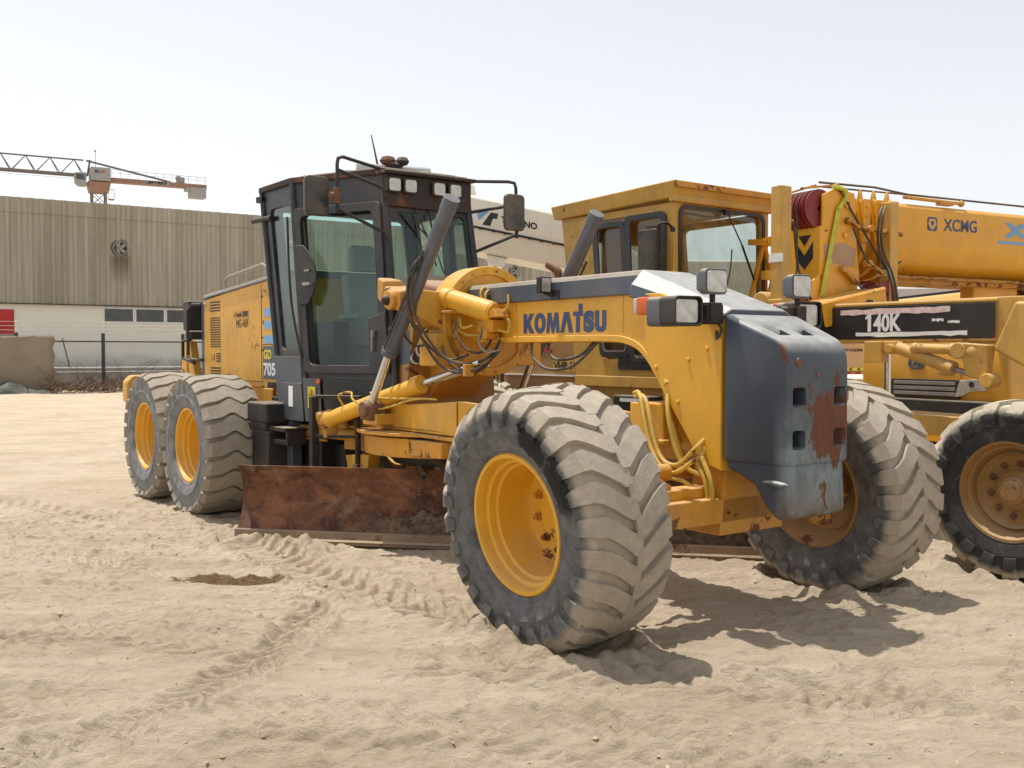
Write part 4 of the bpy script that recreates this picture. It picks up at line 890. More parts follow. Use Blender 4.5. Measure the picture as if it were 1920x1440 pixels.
# second lift-arm lock bar visible above the beam is the far cylinder, built in the loop above
# ================================================================== GRADER 2 (behind, tan)
C2 = thing('motor_grader', (4.67, 8.25, 0), R(-53), 'faded tan road grader with boxy cab and a black panel along its frame', 'motor grader', 'road graders parked on the sand')
def hub_front(y):
    m = MB().cyl((0, y+.02, 0), (0, y-.10, 0), .115, .10, 24).cyl((0, y-.10, 0), (0, y-.13, 0), .085, .07, 20); return m
for s in (-1, 1):
    wheel(C2, (0, s*1.04, .66), .685, .42, .36, 's', M['t_tan'], M['tyd'], M['rust'], .14, 10, flip=s > 0, hub=hub_front)
    for x in (-5.35, -6.87):
        wheel(C2, (x, s*1.06, .66), .685, .42, .345, 's', M['t_tan'], M['ty'], M['rust'], .16, 0, flip=s > 0, hub=hub_front)
f2 = MB().py([(-3.2, 2.17), (-3.2, 1.78), (-1.0, 1.79), (-.70, 1.74), (-.45, 1.62), (-.2, 1.40), (.1, 1.1), (.45, 1.0), (.45, 1.75), (.1, 2.12), (-.1, 2.17)], -.20, .20)
for z in (1.79, 2.13): f2.box(-3.0, -.62, -.225, -.20, z, z+.03)
obj('front_frame', f2, M['ty'], C2, bevel=.01)
nb = MB().hexa([(-.60, -.34, 1.72), (.60, -.36, 1.05), (.60, .36, 1.05), (-.60, .34, 1.72), (-.42, -.34, 2.12), (.55, -.36, 2.06), (.55, .36, 2.06), (-.42, .34, 2.12)])
obj('front_housing', nb, M['ty'], C2, bevel=.03, seg=3)
obj('side_panel', MB().box(-2.62, -.64, -.232, -.224, 1.825, 2.125), M['decal_k'], C2, bevel=.003)
obj('lettering', MB().prism([(-1.825, -.2325, 1.89), (-1.825, -.2325, 2.055), (-1.855, -.2325, 2.055), (-1.885, -.2325, 2.03), (-1.885, -.2325, 2.005), (-1.86, -.2325, 2.015), (-1.86, -.2325, 1.89)], (0, -.003, 0)), M['decal_w'], C2)
text('lettering', '40K', (-1.80, -.2325, 1.89), (1,0,0), (0,0,1), .29, .165, M['decal_w'], C2, bold=.035)
st_ = MB(); random.seed(3)
def torn(x0, x1, z0, z1):
    n_ = 14; top = []; bot = []
    for k in range(n_+1):
        x = x0 + (x1-x0)*k/n_; top.append((x, -.2328, z1 + random.uniform(-.008, .004))); bot.append((x, -.2328, z0 + random.uniform(-.004, .010)))
    return top[::-1] + bot
a = torn(-2.16, -1.04, 2.05, 2.105); obj('torn_tape', MB().prism(a, (0, -.0015, 0)), surf('torn_pinkish_tape', (.66, .50, .48), .6, var=.25, vs=20), C2, label='torn pinkish white tape strip')
obj('torn_tape', MB().prism(torn(-1.99, -.88, 1.842, 1.885), (0, -.0015, 0)), M['decal_w'], C2)
for x, z in ((-1.15, 1.985), (-1.0, 1.965)):
    q = MB(); 
    q.prism(torn(x-.06, x+.05, z-.012, z+.014), (0, -.0015, 0)); obj('scraped_marking', q, M['decal_w'], C2)
# cab of grader 2
c2 = MB(); X0, X1, Y1 = -5.72, -3.86, .78
bot = [(-5.45, -Y1, 1.42), (-3.86, -Y1, 1.42), (-3.86, Y1, 1.42), (-5.45, Y1, 1.42)]; top_ = [(-5.72, -Y1, 3.30), (-3.86, -Y1, 3.30), (-3.86, Y1, 3.30), (-5.72, Y1, 3.30)]
def c2p(i, j, u_, z):
    q = (z - 1.42)/1.88; a = Vector(bot[i]).lerp(Vector(bot[j]), u_); b = Vector(top_[i]).lerp(Vector(top_[j]), u_); return a.lerp(b, q)
def c2q(i, j, u0, u1, z0, z1, r=.05):
    w_ = (c2p(i, j, 1, 2) - c2p(i, j, 0, 2)).length; return [c2p(i, j, a/w_, b) for a, b in rr(u0*w_, u1*w_, z0, z1, r)]
CB = MB(); gl2 = []
for (i, j, u0, u1, z0, z1) in ((0, 1, .30, .93, 1.62, 3.22), (1, 2, .07, .93, 2.30, 3.26), (2, 3, .07, .70, 1.62, 3.22), (3, 0, .10, .34, 2.05, 3.05), (3, 0, .44, .92, 2.05, 3.05)):
    a = c2p(i, j, 0, 2); b = c2p(i, j, 1, 2); n_ = (b-a).cross(Vector((0,0,1))).normalized()
    ua, ub = (0, .39) if (i == 3 and u0 < .2) else (.39, 1) if i == 3 else (0, 1)
    CB.ringplate(c2q(i, j, ua, ub, 1.42, 3.30, .002), c2q(i, j, u0, u1, z0, z1, .07), -n_*.06)
    gl2.append(([p - n_*.03 for p in c2q(i, j, u0-.003, u1+.003, z0-.005, z1+.005, .07)], -n_*.005))
cab2 = obj('cab', CB, M['ty'], C2, bevel=.006)
for q, v in gl2: obj('window', MB().prism(q, v), M['glass2'], cab2)
sf = MB(); n_ = Vector((0, -1, 0))
for (u0, u1, z0, z1) in ((.32, .60, 1.66, 3.16), (.62, .95, 1.60, 3.20)):
    sf.ringplate([p + n_*.012 for p in c2q(0, 1, u0-.02, u1, z0-.02, z1+.02, .07)], [p + n_*.012 for p in c2q(0, 1, u0+.03, u1-.04, z0+.04, z1-.04, .06)], n_*.02)
sf.box(-4.70, -3.95, -.80, -.785, 1.50, 1.66)
obj('door_frame', sf, M['cab'], cab2, bevel=.005)
sb = MB()
for (u0, u1, z0, z1) in ((.34, .58, 1.70, 2.0),): sb.ringplate([p + n_*.03 for p in c2q(0, 1, u0, u1, z0, z1, .06)], [p + n_*.03 for p in c2q(0, 1, u0+.01, u1-.01, z0+.02, z1-.02, .05)], n_*.005)
obj('window_trim', sb, M['steel'], cab2)
wsf = MB(); wsf.ringplate([p + Vector((.004,0,0)) for p in c2q(1, 2, .045, .955, 2.26, 3.285, .10)], [p + Vector((.004,0,0)) for p in c2q(1, 2, .075, .925, 2.30, 3.25, .08)], (.014, 0, 0)); obj('windscreen_seal', wsf, M['cab'], cab2)
rf2 = MB().hexa([(-5.80, -.84, 3.30), (-3.82, -.84, 3.34), (-3.82, .84, 3.34), (-5.80, .84, 3.30), (-5.83, -.87, 3.46), (-3.76, -.87, 3.52), (-3.76, .87, 3.52), (-5.83, .87, 3.46)])
rf2.box(-3.88, -3.80, -.84, .84, 3.30, 3.38)
obj('roof', rf2, M['tyd'] if False else M['ty'], cab2, bevel=.015)
obj('roof_front_trim', MB().box(-3.762, -3.748, -.865, .865, 3.45, 3.51), M['kyr'], cab2, bevel=.003)
lowb = MB(); lowb.box(-5.45, -3.80, -.80, .80, 1.30, 1.425); lowb.box(-5.40, -3.90, -.74, .74, 1.08, 1.30); obj('cab_base', lowb, M['ty'], cab2, bevel=.01)
it = MB(); it.box(-5.2, -4.0, -.7, .7, 1.42, 1.46); it.box(-5.05, -4.55, -.25, .25, 1.46, 1.95); it.box(-5.15, -5.0, -.25, .25, 1.9, 2.65)
it.hexa([(-4.2,-.15,1.46), (-4.0,-.15,1.46), (-4.0,.15,1.46), (-4.2,.15,1.46), (-4.4,-.12,2.3), (-4.2,-.12,2.35), (-4.2,.12,2.35), (-4.4,.12,2.3)]); it.box(-5.45, -5.3, -.7, .7, 1.46, 2.2); it.box(-5.6, -5.5, -.25, .0, 2.2, 3.2)
obj('cab_interior', it, M['tyd'], cab2, bevel=.02)
mr = MB().prism([(a-4.02+0, -1.02, 2.74+b) for a, b in rr(-.14, .14, -.27, .27, .04)], (0, .045, 0)); obj('mirror', mr, M['mirror'], cab2, bevel=.012)
mt = MB().tube([(-3.85, -.80, 3.02), (-3.80, -.95, 3.06), (-3.86, -1.0, 3.04), (-3.88, -1.0, 2.95), (-3.88, -1.0, 2.48), (-3.86, -.85, 2.44)], .014, 8, smooth_path=4); mt.bar((-3.85, -.80, 3.0), (-3.80, -.86, 3.0), .05, .04); obj('mirror_bracket', mt, M['black'], cab2)
obj('windscreen_wiper', MB().bar((-3.82, .02, 3.26), (-3.80, .30, 2.84), .012, .01).bar((-3.82, .28, 2.90), (-3.81, .48, 2.52), .02, .014).box(-3.84, -3.80, -.02, .06, 3.22, 3.28), M['black'], cab2)
obj('wiper_cable', MB().tube([(-3.83, .12, 2.85), (-3.83, .09, 2.6), (-3.84, .0, 2.3)], .008, 6, smooth_path=4), M['rubber'], cab2)
# engine hood, rear body
eh = MB().py([(-8.0, 1.10), (-8.0, 2.02), (-5.75, 2.08), (-5.45, 2.0), (-5.45, 1.10)], -.62, .62); hood2 = obj('engine_hood', eh, M['tyd'], C2, bevel=.02)
lv2 = MB()
for k in range(10): lv2.box(-7.9 + k*.075, -7.86 + k*.075, -.632, -.622, 1.15, 1.75)
obj('radiator_grille', MB().box(-7.94, -7.12, -.624, -.615, 1.12, 1.78), M['blackr'], hood2)
obj('louvre', lv2, M['tyd'], hood2, merge=False)
obj('white_ledge', MB().box(-7.05, -5.5, -.66, -.615, 1.40, 1.415), M['decal_w'], hood2)
obj('marking_plate', MB().box(-6.06, -5.50, -.632, -.622, 1.46, 1.60), M['ty'], hood2)
text('lettering', 'VHP-190', (-6.05, -.6325, 1.475), (1,0,0), (0,0,1), .50, .105, M['decal_k'], C2, bold=.03)
text('lettering', '3', (-7.10, -.6225, 1.52), (1,0,0), (0,0,1), .05, .07, M['decal_k'], C2, bold=.03)
bp = MB().box(-6.9, -6.1, -.63, -.615, 1.70, 1.74); obj('red_strip', bp, M['decal_r'], hood2)
cb2 = MB(); cb2.box(-5.3, -4.6, -.70, -.55, .62, 1.06); cb2.box(-8.2, -3.2, -.35, .35, .7, 1.15); cb2.py([(-3.9, 1.1), (-3.2, 2.1), (-3.0, 2.1), (-3.0, 1.7), (-3.5, .8), (-3.9, .8)], -.3, .3)
obj('rear_frame', cb2, M['tyd'], C2, bevel=.02)
bt = MB(); bt.box(-4.62, -4.05, -.95, -.62, .72, 1.22); bt.box(-4.0, -3.6, -.9, -.6, .85, 1.15)
obj('battery_box', bt, M['black'], C2, bevel=.02); obj('battery_label', MB().box(-4.5, -4.15, -.955, -.951, 1.15, 1.19), M['decal_w'], C2)
for s in (-1, 1): obj('tandem_case', MB().py([(-7.2, .48), (-7.25, .66), (-7.1, .86), (-5.1, .86), (-5.0, .66), (-5.15, .48)], s*.62, s*.82), M['tyd'], C2, bevel=.02)
obj('exhaust_pipe', MB().tube([(-6.35, -.30, 2.0), (-6.35, -.30, 2.66), (-6.42, -.32, 2.78), (-6.52, -.35, 2.84)], .055, 14, smooth_path=3), M['rust'], hood2)
# lift cylinders: square cased, upright
for y in (-.84, .94):
    q = MB().bar((-2.4, y, 2.10), (-2.4, y, 3.27), .15, .13, up=(1,0,0)); q.bar((-2.4, y, 1.98), (-2.4, y, 2.20), .19, .16, up=(1,0,0))
    lc = obj('lift_cylinder', q, M['ty'], C2, bevel=.012)
    obj('cylinder_rod', MB().cyl((-2.4, y, .95), (-2.4, y, 2.0), .035, seg=16), M['chrome'], lc)
    obj('label_plate', MB().box(-2.478, -2.32, y-.082, y-.068, 2.55, 2.63) if y < 0 else MB().box(-2.48, -2.32, y-.082, y-.07, 2.50, 2.58), M['decal_w'], lc)
    yk = MB().cyl((-2.58, y*.86, 2.18), (-2.58, y*1.10, 2.18), .10, seg=20); yk.hexa([(-2.8, y*.45, 1.95), (-2.4, y*.45, 1.95), (-2.4, y*.9, 1.98), (-2.8, y*.9, 1.98), (-2.75, y*.45, 2.16), (-2.45, y*.45, 2.16), (-2.45, y*.9, 2.26), (-2.75, y*.9, 2.26)])
    obj('cylinder_yoke', yk, M['ty'], C2, bevel=.02)
for dx in (0, .04):
    hose('hydraulic_hose', [(-2.42+dx, .84, 3.22), (-2.36+dx, .70, 3.10), (-2.38+dx, .72, 2.8), (-2.34+dx, .86, 2.5), (-2.32+dx, .92, 2.25), (-2.3+dx, .9, 2.05)], .014, M['rubber'], C2)
hose('hydraulic_hose', [(-2.46, -.7, 2.9), (-2.42, -.68, 2.96), (-2.36, -.7, 2.9), (-2.38, -.6, 2.5), (-2.3, -.5, 2.2)], .013, M['rubber'], C2)
# centre shift gear under the beam
g1 = MB().cyl((-1.26, -.36, 1.735), (-.92, -.36, 1.72), .042, seg=20); g1.sphere((-1.29, -.36, 1.735), .05, 14)
g1.cyl((-.96, -.36, 1.72), (-.74, -.36, 1.71), .058, seg=20); g1.hexa([(-.80,-.40,1.50), (-.62,-.40,1.44), (-.62,-.30,1.44), (-.80,-.30,1.50), (-.86,-.42,1.78), (-.60,-.42,1.76), (-.60,-.28,1.76), (-.86,-.28,1.78)]); g1.cyl((-.60,-.44,1.46), (-.60,-.28,1.46), .062, seg=18); g1.cyl((-.86,-.43,1.71), (-.86,-.26,1.71), .072, seg=18); g1.sphere((-.74,-.36,1.70), .075, 14)
obj('steering_linkage', g1, M['ty'], C2, bevel=.012)
g2 = MB().cyl((-1.50, -.30, 1.74), (-.96, -.34, 1.56), .056, seg=28); g2.cyl((-1.0, -.34, 1.573), (-.93, -.345, 1.55), .064, seg=24)
gg2 = obj('shift_cylinder', g2, M['ty'], C2, bevel=.006)
obj('cylinder_rod', MB().cyl((-.96, -.345, 1.56), (-.60, -.36, 1.46), .024, seg=14), M['steel'], gg2)
obj('frame_bracket', MB().box(-1.84, -1.66, -.32, -.2, 1.60, 1.80).cyl((-1.58, -.34, 1.73), (-1.58, -.24, 1.73), .045, seg=16).box(-1.68, -1.5, -.28, -.2, 1.68, 1.80), M['ty'], C2, bevel=.01)
ax2 = MB().box(-.10, .10, -.9, .9, .56, .76); ax2.box(-.2, .3, -.3, .3, .7, 1.15); ax2.cyl((0, -.95, .66), (0, .95, .66), .12); obj('front_axle', ax2, M['kyr'], C2, bevel=.015)
db2 = MB().hexa([(-4.0,-.6,1.0), (-.3,-.12,.95), (-.3,.12,.95), (-4.0,.6,1.0), (-4.0,-.6,1.16), (-.3,-.12,1.12), (-.3,.12,1.12), (-4.0,.6,1.16)]); db2.lathe([(.78, .5), (.78, .78), (.98, .78), (.98, .5)], (-3.2, 0, 0), 'z', 48, close=True)
obj('drawbar', db2, M['ty'], C2, bevel=.01)
b2 = MB().hexa([(-3.75,-1.75,.06), (-2.4,1.85,.06), (-2.37,1.84,.06), (-3.72,-1.76,.06), (-3.8,-1.73,.62), (-2.45,1.87,.62), (-2.42,1.86,.62), (-3.77,-1.74,.62)]); obj('blade', b2, M['rust'], C2, bevel=.004)

# ================================================================== truck mounted crane (orange, right)
XC = thing('truck_crane', (4.28, 11, 0), R(28), 'orange truck crane with a fat telescopic boom and yellow driving cab at the right edge', 'truck crane')
def usec(w_, z0, z1, yc, r=.30):
    # boom cross section: flat top, rounded belly
    o = [(yc - w_/2, z1 - .05), (yc - w_/2 + .05, z1), (yc + w_/2 - .05, z1), (yc + w_/2, z1 - .05)]
    for k in range(13):
        a = R(0 - 180*k/12); o.append((yc + w_/2*math.cos(a), z0 + (z1-z0)*.42 + (z1-z0)*.42*math.sin(a)))
    return o
YC = .36; BO = MB()
BO.px(usec(.72, 2.52, 3.31, YC), -.18, 9.0); boom = obj('telescopic_boom', BO, M['xy'], XC, bevel=.02, sharp=40)
obj('boom_rail', MB().box(-.1, 9, .12, .60, 2.455, 2.54).box(-.1, 9, .02, .70, 2.50, 2.51), M['kyr'], boom, bevel=.01)
for k, x in enumerate((-.30, -.50, -.70, -.90)):
    d_ = .02*(k+1)
    cl = MB(); o = usec(.80 - d_, 2.47 + d_*.6, 3.33 - d_*.3, YC); i_ = usec(.60 - d_, 2.62 + d_*.6, 3.22 - d_*.3, YC)
    cl.ringplate([(x, a, b) for a, b in o], [(x, a, b) for a, b in i_], (.07, 0, 0)); cl.box(x-.01, x+.09, -.07 + d_/2, -.03 + d_/2, 2.85, 3.30)
    for z in (3.12, 3.22): cl.cyl((x+.04, -.09 + d_/2, z), (x+.04, -.06 + d_/2, z), .018, seg=8)
    cl.py([(x, 3.30), (x+.04, 3.42), (x+.07, 3.30)], .04, .08)
    obj('boom_collar', cl, M['xy'], boom, bevel=.006)
    obj('boom_section', MB().px(usec(.62 - d_, 2.60 + d_*.6, 3.24 - d_*.3, YC), x-.22, x+.24), M['xy'] if k % 2 else M['xy'], boom, bevel=.01)
hd_ = MB()
hp = [(-1.32, 2.50), (-1.44, 2.42), (-1.48, 2.06), (-1.02, 1.98), (-.84, 2.18), (-.78, 2.50), (-.82, 2.78), (-.86, 3.34), (-1.12, 3.38), (-1.30, 3.30)]
for y0 in (-.06, .36): hd_.py(hp, y0, y0 + .035)
hd_.box(-1.345, -1.30, -.06, .395, 2.42, 2.98); hd_.box(-.95, -.86, -.02, .38, 2.3, 3.3)
hdo = obj('boom_head', hd_, M['xy'], XC, bevel=.008)
obj('faded_patch', MB().prism([(-1.27, -.0625, 2.62), (-.86, -.0625, 2.58), (-.84, -.0625, 2.76), (-1.0, -.0625, 2.82), (-1.29, -.0625, 2.80)], (0, -.001, 0)), surf('primer_patch', (.42, .27, .17), .7), hdo)
vm = MB(); xf = -1.3475
vm.prism([(xf, .06, 2.90), (xf, .24, 2.90), (xf, .15, 2.79)], (-.002, 0, 0)); vm.prism([(xf, .03, 2.83), (xf, .03, 2.66), (xf, .15, 2.55), (xf, .27, 2.66), (xf, .27, 2.83), (xf, .15, 2.69)], (-.002, 0, 0))
obj('arrow_emblem', vm, M['decal_k'], hdo)
def drum(x, z, r, y0, y1, n=5, name='sheave'):
    for k in range(n):
        ya = y0 + (y1-y0)*k/n; yb = ya + (y1-y0)/n*.8
        obj(name, MB().lathe([(ya, .03), (ya, r), (ya+(yb-ya)*.2, r), (ya+(yb-ya)*.4, r-.03), (ya+(yb-ya)*.6, r-.03), (ya+(yb-ya)*.8, r), (yb, r), (yb, .03)], (x, 0, z), 'y', 32, close=True), M['drum'], hdo)
drum(-1.30, 3.16, .20, -.01, .34); drum(-1.44, 2.16, .19, -.02, .34, 6)
obj('rope_guard', MB().bar((-1.50, .05, 3.36), (-1.06, .0, 3.42), .03, .02).bar((-1.62, .2, 3.30), (-1.2, .15, 3.43), .02, .02).bar((-1.12, -.05, 3.42), (-.98, -.06, 3.18), .05, .03), M['kyr'], hdo, bevel=.004)
obj('hoist_rope', MB().tube([(-1.52, .08, 3.2), (-1.53, .07, 1.7)], .009, 6), M['rubber'], hdo)
obj('hoist_rope', MB().tube([(-1.10, -.075, 3.36), (-.6, -.10, 2.75), (-.28, -.10, 2.38)], .011, 6), M['rubber'], hdo)
obj('hoist_rope', MB().tube([(-1.25, .05, 3.44), (-.4, .1, 3.46), (.1, .1, 3.42), (9, .1, 3.42)], .012, 6), M['rubber'], boom)
obj('hoist_rope', MB().tube([(-1.25, .16, 3.42), (.1, .2, 3.44), (9, .2, 3.44)], .010, 6), M['rubber'], boom)
obj('rope_pipe', MB().cyl((0, .06, 3.38), (.9, .06, 3.37), .02, seg=10).box(.55, .75, .02, .1, 3.33, 3.36).sphere((.92, .06, 3.37), .04, 8), M['kyr'], boom)
stp = MB().prism([(-1.14, -.08, 3.16), (-1.08, -.08, 3.18), (-1.30, -.08, 2.28), (-1.36, -.08, 2.27)], (0, -.006, 0)); stp.tube([(-1.12, -.085, 3.16), (-1.02, -.09, 3.28), (-1.05, -.09, 3.36), (-1.2, -.09, 3.38)], .022, 6, smooth_path=4)
obj('ratchet_strap', stp, M['strap'], hdo)
obj('ratchet_strap', MB().prism([(-1.52, .38, 3.16), (-1.46, .38, 3.18), (-1.50, .38, 2.75), (-1.56, .38, 2.77)], (0, -.006, 0)), M['strap'], hdo)
hk = MB(); hp2 = [(-1.40, 2.02), (-1.36, 2.20), (-.62, 2.40), (-.50, 2.38), (-.46, 2.10), (-1.20, 1.90)]
o_ = [(-1.66, -.42, 2.18), (-0.80, -.42, 2.36), (-0.76, -.42, 2.10), (-1.60, -.42, 1.94)]
hk.prism(o_, (0, .03, 0)); hk.prism([(a, b + .3, c) for a, b, c in o_], (0, .03, 0)); hk.bar((-1.66, -.28, 2.16), (-0.80, -.28, 2.34), .30, .02)
hko = obj('hook_cradle', hk, M['xy'], XC, bevel=.01)
for x, z in ((-1.32, 2.13), (-1.02, 2.19)):
    obj('cradle_slot', MB().prism([(x + a, -.4215, z + b) for a, b in rr(-.055, .055, -.032, .032, .03)], (0, -.001, 0)), M['decal_k'], hko)
for k, (a, b) in enumerate((((-1.05, -.10, 2.55), (-.86, -.10, 2.40)), ((-.98, -.09, 3.05), (-.80, -.09, 2.98)), ((-1.22, -.09, 2.20), (-1.02, -.09, 2.24)), ((-.72, -.12, 2.62), (-.50, -.12, 2.52)), ((-.70, -.12, 2.98), (-.22, -.12, 2.94)))):
    obj('guide_bracket', MB().bar(a, b, .05, .035).cyl((a[0], a[1]-.03, a[2]), (a[0], a[1]+.05, a[2]), .035, seg=12), M['kyr'], hdo, bevel=.004)
for x, z in ((-1.22, 2.62), (-1.0, 2.9), (-.95, 2.5), (-1.12, 3.05), (-1.36, 2.2)): obj('pin_cap', MB().cyl((x, -.085, z), (x, -.06, z), .030, seg=14), M['xy'], hdo, bevel=.004)
obj('hydraulic_hose', MB().tube([(-.92, -.1, 2.98), (-.86, -.16, 2.75), (-.70, -.14, 2.60), (-.45, -.12, 2.58), (-.22, -.1, 2.66)], .012, 8, smooth_path=6), M['rubber'], hdo)
obj('hydraulic_hose', MB().tube([(-.95, -.1, 2.5), (-.80, -.15, 2.34), (-.55, -.14, 2.36), (-.3, -.1, 2.45)], .014, 8, smooth_path=6), M['rubber'], hdo)
obj('winch_drum', MB().lathe([(-.16, .02), (-.16, .15), (-.13, .15), (-.13, .11), (.06, .11), (.06, .15), (.09, .15), (.09, .02)], (-.48, 0, 2.30), 'y', 28, close=True), M['drum'], hdo)
text('lettering', 'XCMG', (.56, -.0015, 3.04), (1, 0, .01), (0, 0, 1), .55, .135, M['decal_b'], XC, bold=.016, shear=.0)
lg = MB().prism([(.30 + a, -.0008, 3.105 + b) for a, b in rr(0, .155, -.075, .075, .03)], (0, -.002, 0)); obj('logo_plate', lg, M['decal_b'], boom)
lg2 = MB().prism([(.30 + a, -.003, 3.105 + b) for a, b in ((.03,.055), (.125,.055), (.14,.0), (.10,-.058), (.055,-.058), (.015,.0))], (0, -.001, 0)); obj('logo_emblem', lg2, M['xy'], boom)
lg3 = MB().prism([(.30 + a, -.0042, 3.105 + b) for a, b in ((.045,.03), (.11,.03), (.0775,-.035))], (0, -.001, 0)); obj('logo_emblem', lg3, M['decal_b'], boom)
text('lettering', 'XP', (1.58, -.0015, 3.02), (1, 0, .01), (0, 0, 1), .62, .17, M['decal_lb'], XC, bold=.06)
obj('lettering', MB().prism([(1.50, -.001, 2.98), (2.25, -.001, 2.98), (2.25, -.001, 2.945), (1.46, -.001, 2.945)], (0, -.0015, 0)), M['decal_lb'], XC)
# jib lattice stowed on the far side of the boom
lt = MB()
nodes = [(-1.12 + .42*k) for k in range(4)]
for y in (.95, 1.25):
    for z in (2.25, 2.95): lt.bar((nodes[0], y, z), (nodes[-1], y, z), .06, .06)
    for a, b in zip(nodes[:-1], nodes[1:]): lt.bar((a, y, 2.25), ((a+b)/2, y, 2.95), .04, .04); lt.bar(((a+b)/2, y, 2.95), (b, y, 2.25), .04, .04)
for x in nodes: lt.bar((x, .95, 2.95), (x, 1.25, 2.95), .04, .04); lt.bar((x, .95, 2.25), (x, 1.25, 2.25), .04, .04)
obj('lattice_jib', lt, M['xy'], XC)
obj('jib_bracket', MB().box(-1.2, -1.1, .39, .96, 2.5, 2.6), M['xy'], XC); obj('jib_bracket', MB().box(-.3, -.2, .70, .98, 2.8, 2.9), M['xy'], XC)
# driving cab
cbx = MB(); xf = 2.2
cbx.add([(xf+.06,.35,.95), (xf,.35,1.36), (xf-.02,.35,1.95), (xf+.30,.35,2.53), (xf+2.0,.35,2.56), (xf+2.0,.35,.95),
         (xf+.06,2.68,.95), (xf,2.68,1.36), (xf-.02,2.68,1.95), (xf+.30,2.68,2.42), (xf+2.0,2.68,2.45), (xf+2.0,2.68,.95)],
        [(0,1,2,3,4,5), (11,10,9,8,7,6), (0,6,7,1), (1,7,8,2), (2,8,9,3), (3,9,10,4), (4,10,11,5), (5,11,6,0)])
tcab = obj('driving_cab', cbx, M['xyl'], XC, bevel=.05, seg=3)
nv = Vector((-.85, 0, .53)).normalized()
def wsp(y, t_): return Vector((xf-.02, y, 1.95)).lerp(Vector((xf+.30, y, 2.53 - (y-.35)*.0407)), t_)
obj('windscreen', MB().prism([wsp(.6,.10) + nv*.004, wsp(2.55,.10) + nv*.004, wsp(2.50,.80) + nv*.004, wsp(.70,.80) + nv*.004], nv*.01), surf('dusty_brown_windscreen', (.16, .13, .11), .25, var=.3, dirt=.5, spec=.8), tcab)
stm = M['xyl']
for y0, y1 in ((2.28, 2.42), (1.95, 2.10), (.62, .9)): obj('painted_screen_reflection', MB().prism([wsp(y0,.12) + nv*.016, wsp(y1,.12) + nv*.016, wsp(y1-.06,.78) + nv*.016, wsp(y0-.06,.78) + nv*.016], nv*.004), surf('pale_reflection_%d' % int(y0*100), (.55, .42, .24) if y0 > 1 else (.62, .56, .42), .6), tcab)  # pale strips paint the sun's reflection onto the windscreen as colour
obj('roof_trim', MB().hexa([(xf+.34,.45,2.535), (xf+.42,.45,2.535), (xf+.42,2.6,2.435), (xf+.34,2.6,2.435), (xf+.34,.45,2.56), (xf+.42,.45,2.56), (xf+.42,2.6,2.46), (xf+.34,2.6,2.46)]), M['black'], tcab)
gr3 = MB()
for z in (1.13, 1.20, 1.27): gr3.box(xf-.03, xf+.02, 1.10, 2.08, z, z+.045)
obj('grille', MB().box(xf-.012, xf+.03, 1.06, 2.14, 1.10, 1.34), M['black'], tcab, bevel=.004); obj('grille_bar', gr3, M['steel'], tcab, bevel=.004, merge=False)
hl = MB().prism([(xf-.02, 1.12, 1.12), (xf-.02, 1.04, 1.34), (xf-.02, .74, 1.36), (xf-.02, .60, 1.30), (xf-.02, .66, 1.21), (xf-.02, .88, 1.20), (xf-.02, 1.0, 1.14)], (.05, 0, 0)); hlo = obj('headlight', hl, M['lens'], tcab, bevel=.01)
obj('headlight_reflector', MB().cyl((xf-.03, .86, 1.29), (xf-.015, .86, 1.29), .035, seg=16), M['decal_k'], tcab)
obj('bumper', MB().box(xf-.05, xf+.25, .5, 2.65, .78, 1.08), M['black'], XC, bevel=.03); obj('tow_beam', MB().box(xf-.02, xf+.3, .4, 2.65, .52, .68), M['xy'], XC, bevel=.02)
em = MB().prism([(xf-.024, y_+.20, z_-.16) for y_, z_ in ((1.62, 1.80), (1.42, 1.80), (1.38, 1.70), (1.44, 1.63), (1.60, 1.63), (1.66, 1.70))], (.02, 0, 0)); obj('emblem_plate', em, M['cabg'], tcab, bevel=.004)
obj('emblem', MB().prism([(xf-.027, y_+.20, z_-.16) for y_, z_ in ((1.60, 1.78), (1.56, 1.78), (1.52, 1.70), (1.48, 1.78), (1.44, 1.78), (1.49, 1.65), (1.55, 1.65))], (.003, 0, 0)), M['chrome'], tcab)
text('lettering', 'XCMG', (xf-.022, 1.36, 1.395), (0, -1, 0), (0, 0, 1), .22, .045, M['chrome'], XC, bold=.03)
sm3 = MB().bar((xf-.024, .62, 1.36), (xf-.024, 1.0, 1.98), .006, .006).bar((xf-.018, 1.02, 1.36), (xf-.018, 1.02, 1.5), .006, .006); obj('panel_seam', sm3, M['decal_k'], tcab)
obj('door_mirror', MB().box(xf+.1, xf+.22, .12, .32, 2.02, 2.42), M['black'], tcab, bevel=.03); obj('mirror_arm', MB().bar((xf+.2, .30, 2.4), (xf+.3, .5, 2.48), .03, .03), M['black'], tcab)
obj('chassis', MB().box(xf+.1, 10.5, .6, 2.8, .60, .95).box(xf+2.05, 10.5, .35, 3.05, .95, 1.55).box(xf+3.0, xf+6.0, -.05, 2.9, 1.6, 2.4).box(5.2, 9.2, -.05, .8, 2.1, 3.2).box(1.4, 2.2, .25, .45, 2.25, 2.5), M['xy'], XC, bevel=.03)
for x in (3.4, 4.9, 8.2, 9.6):
    for s in (.55, 2.85): 
        o = wheel(XC, (x, s, .55), .56, .36, .29, 'z', M['t_tan'], M['ty'], M['rust'], .12, 0, flip=s > 1, hub=hub_front)

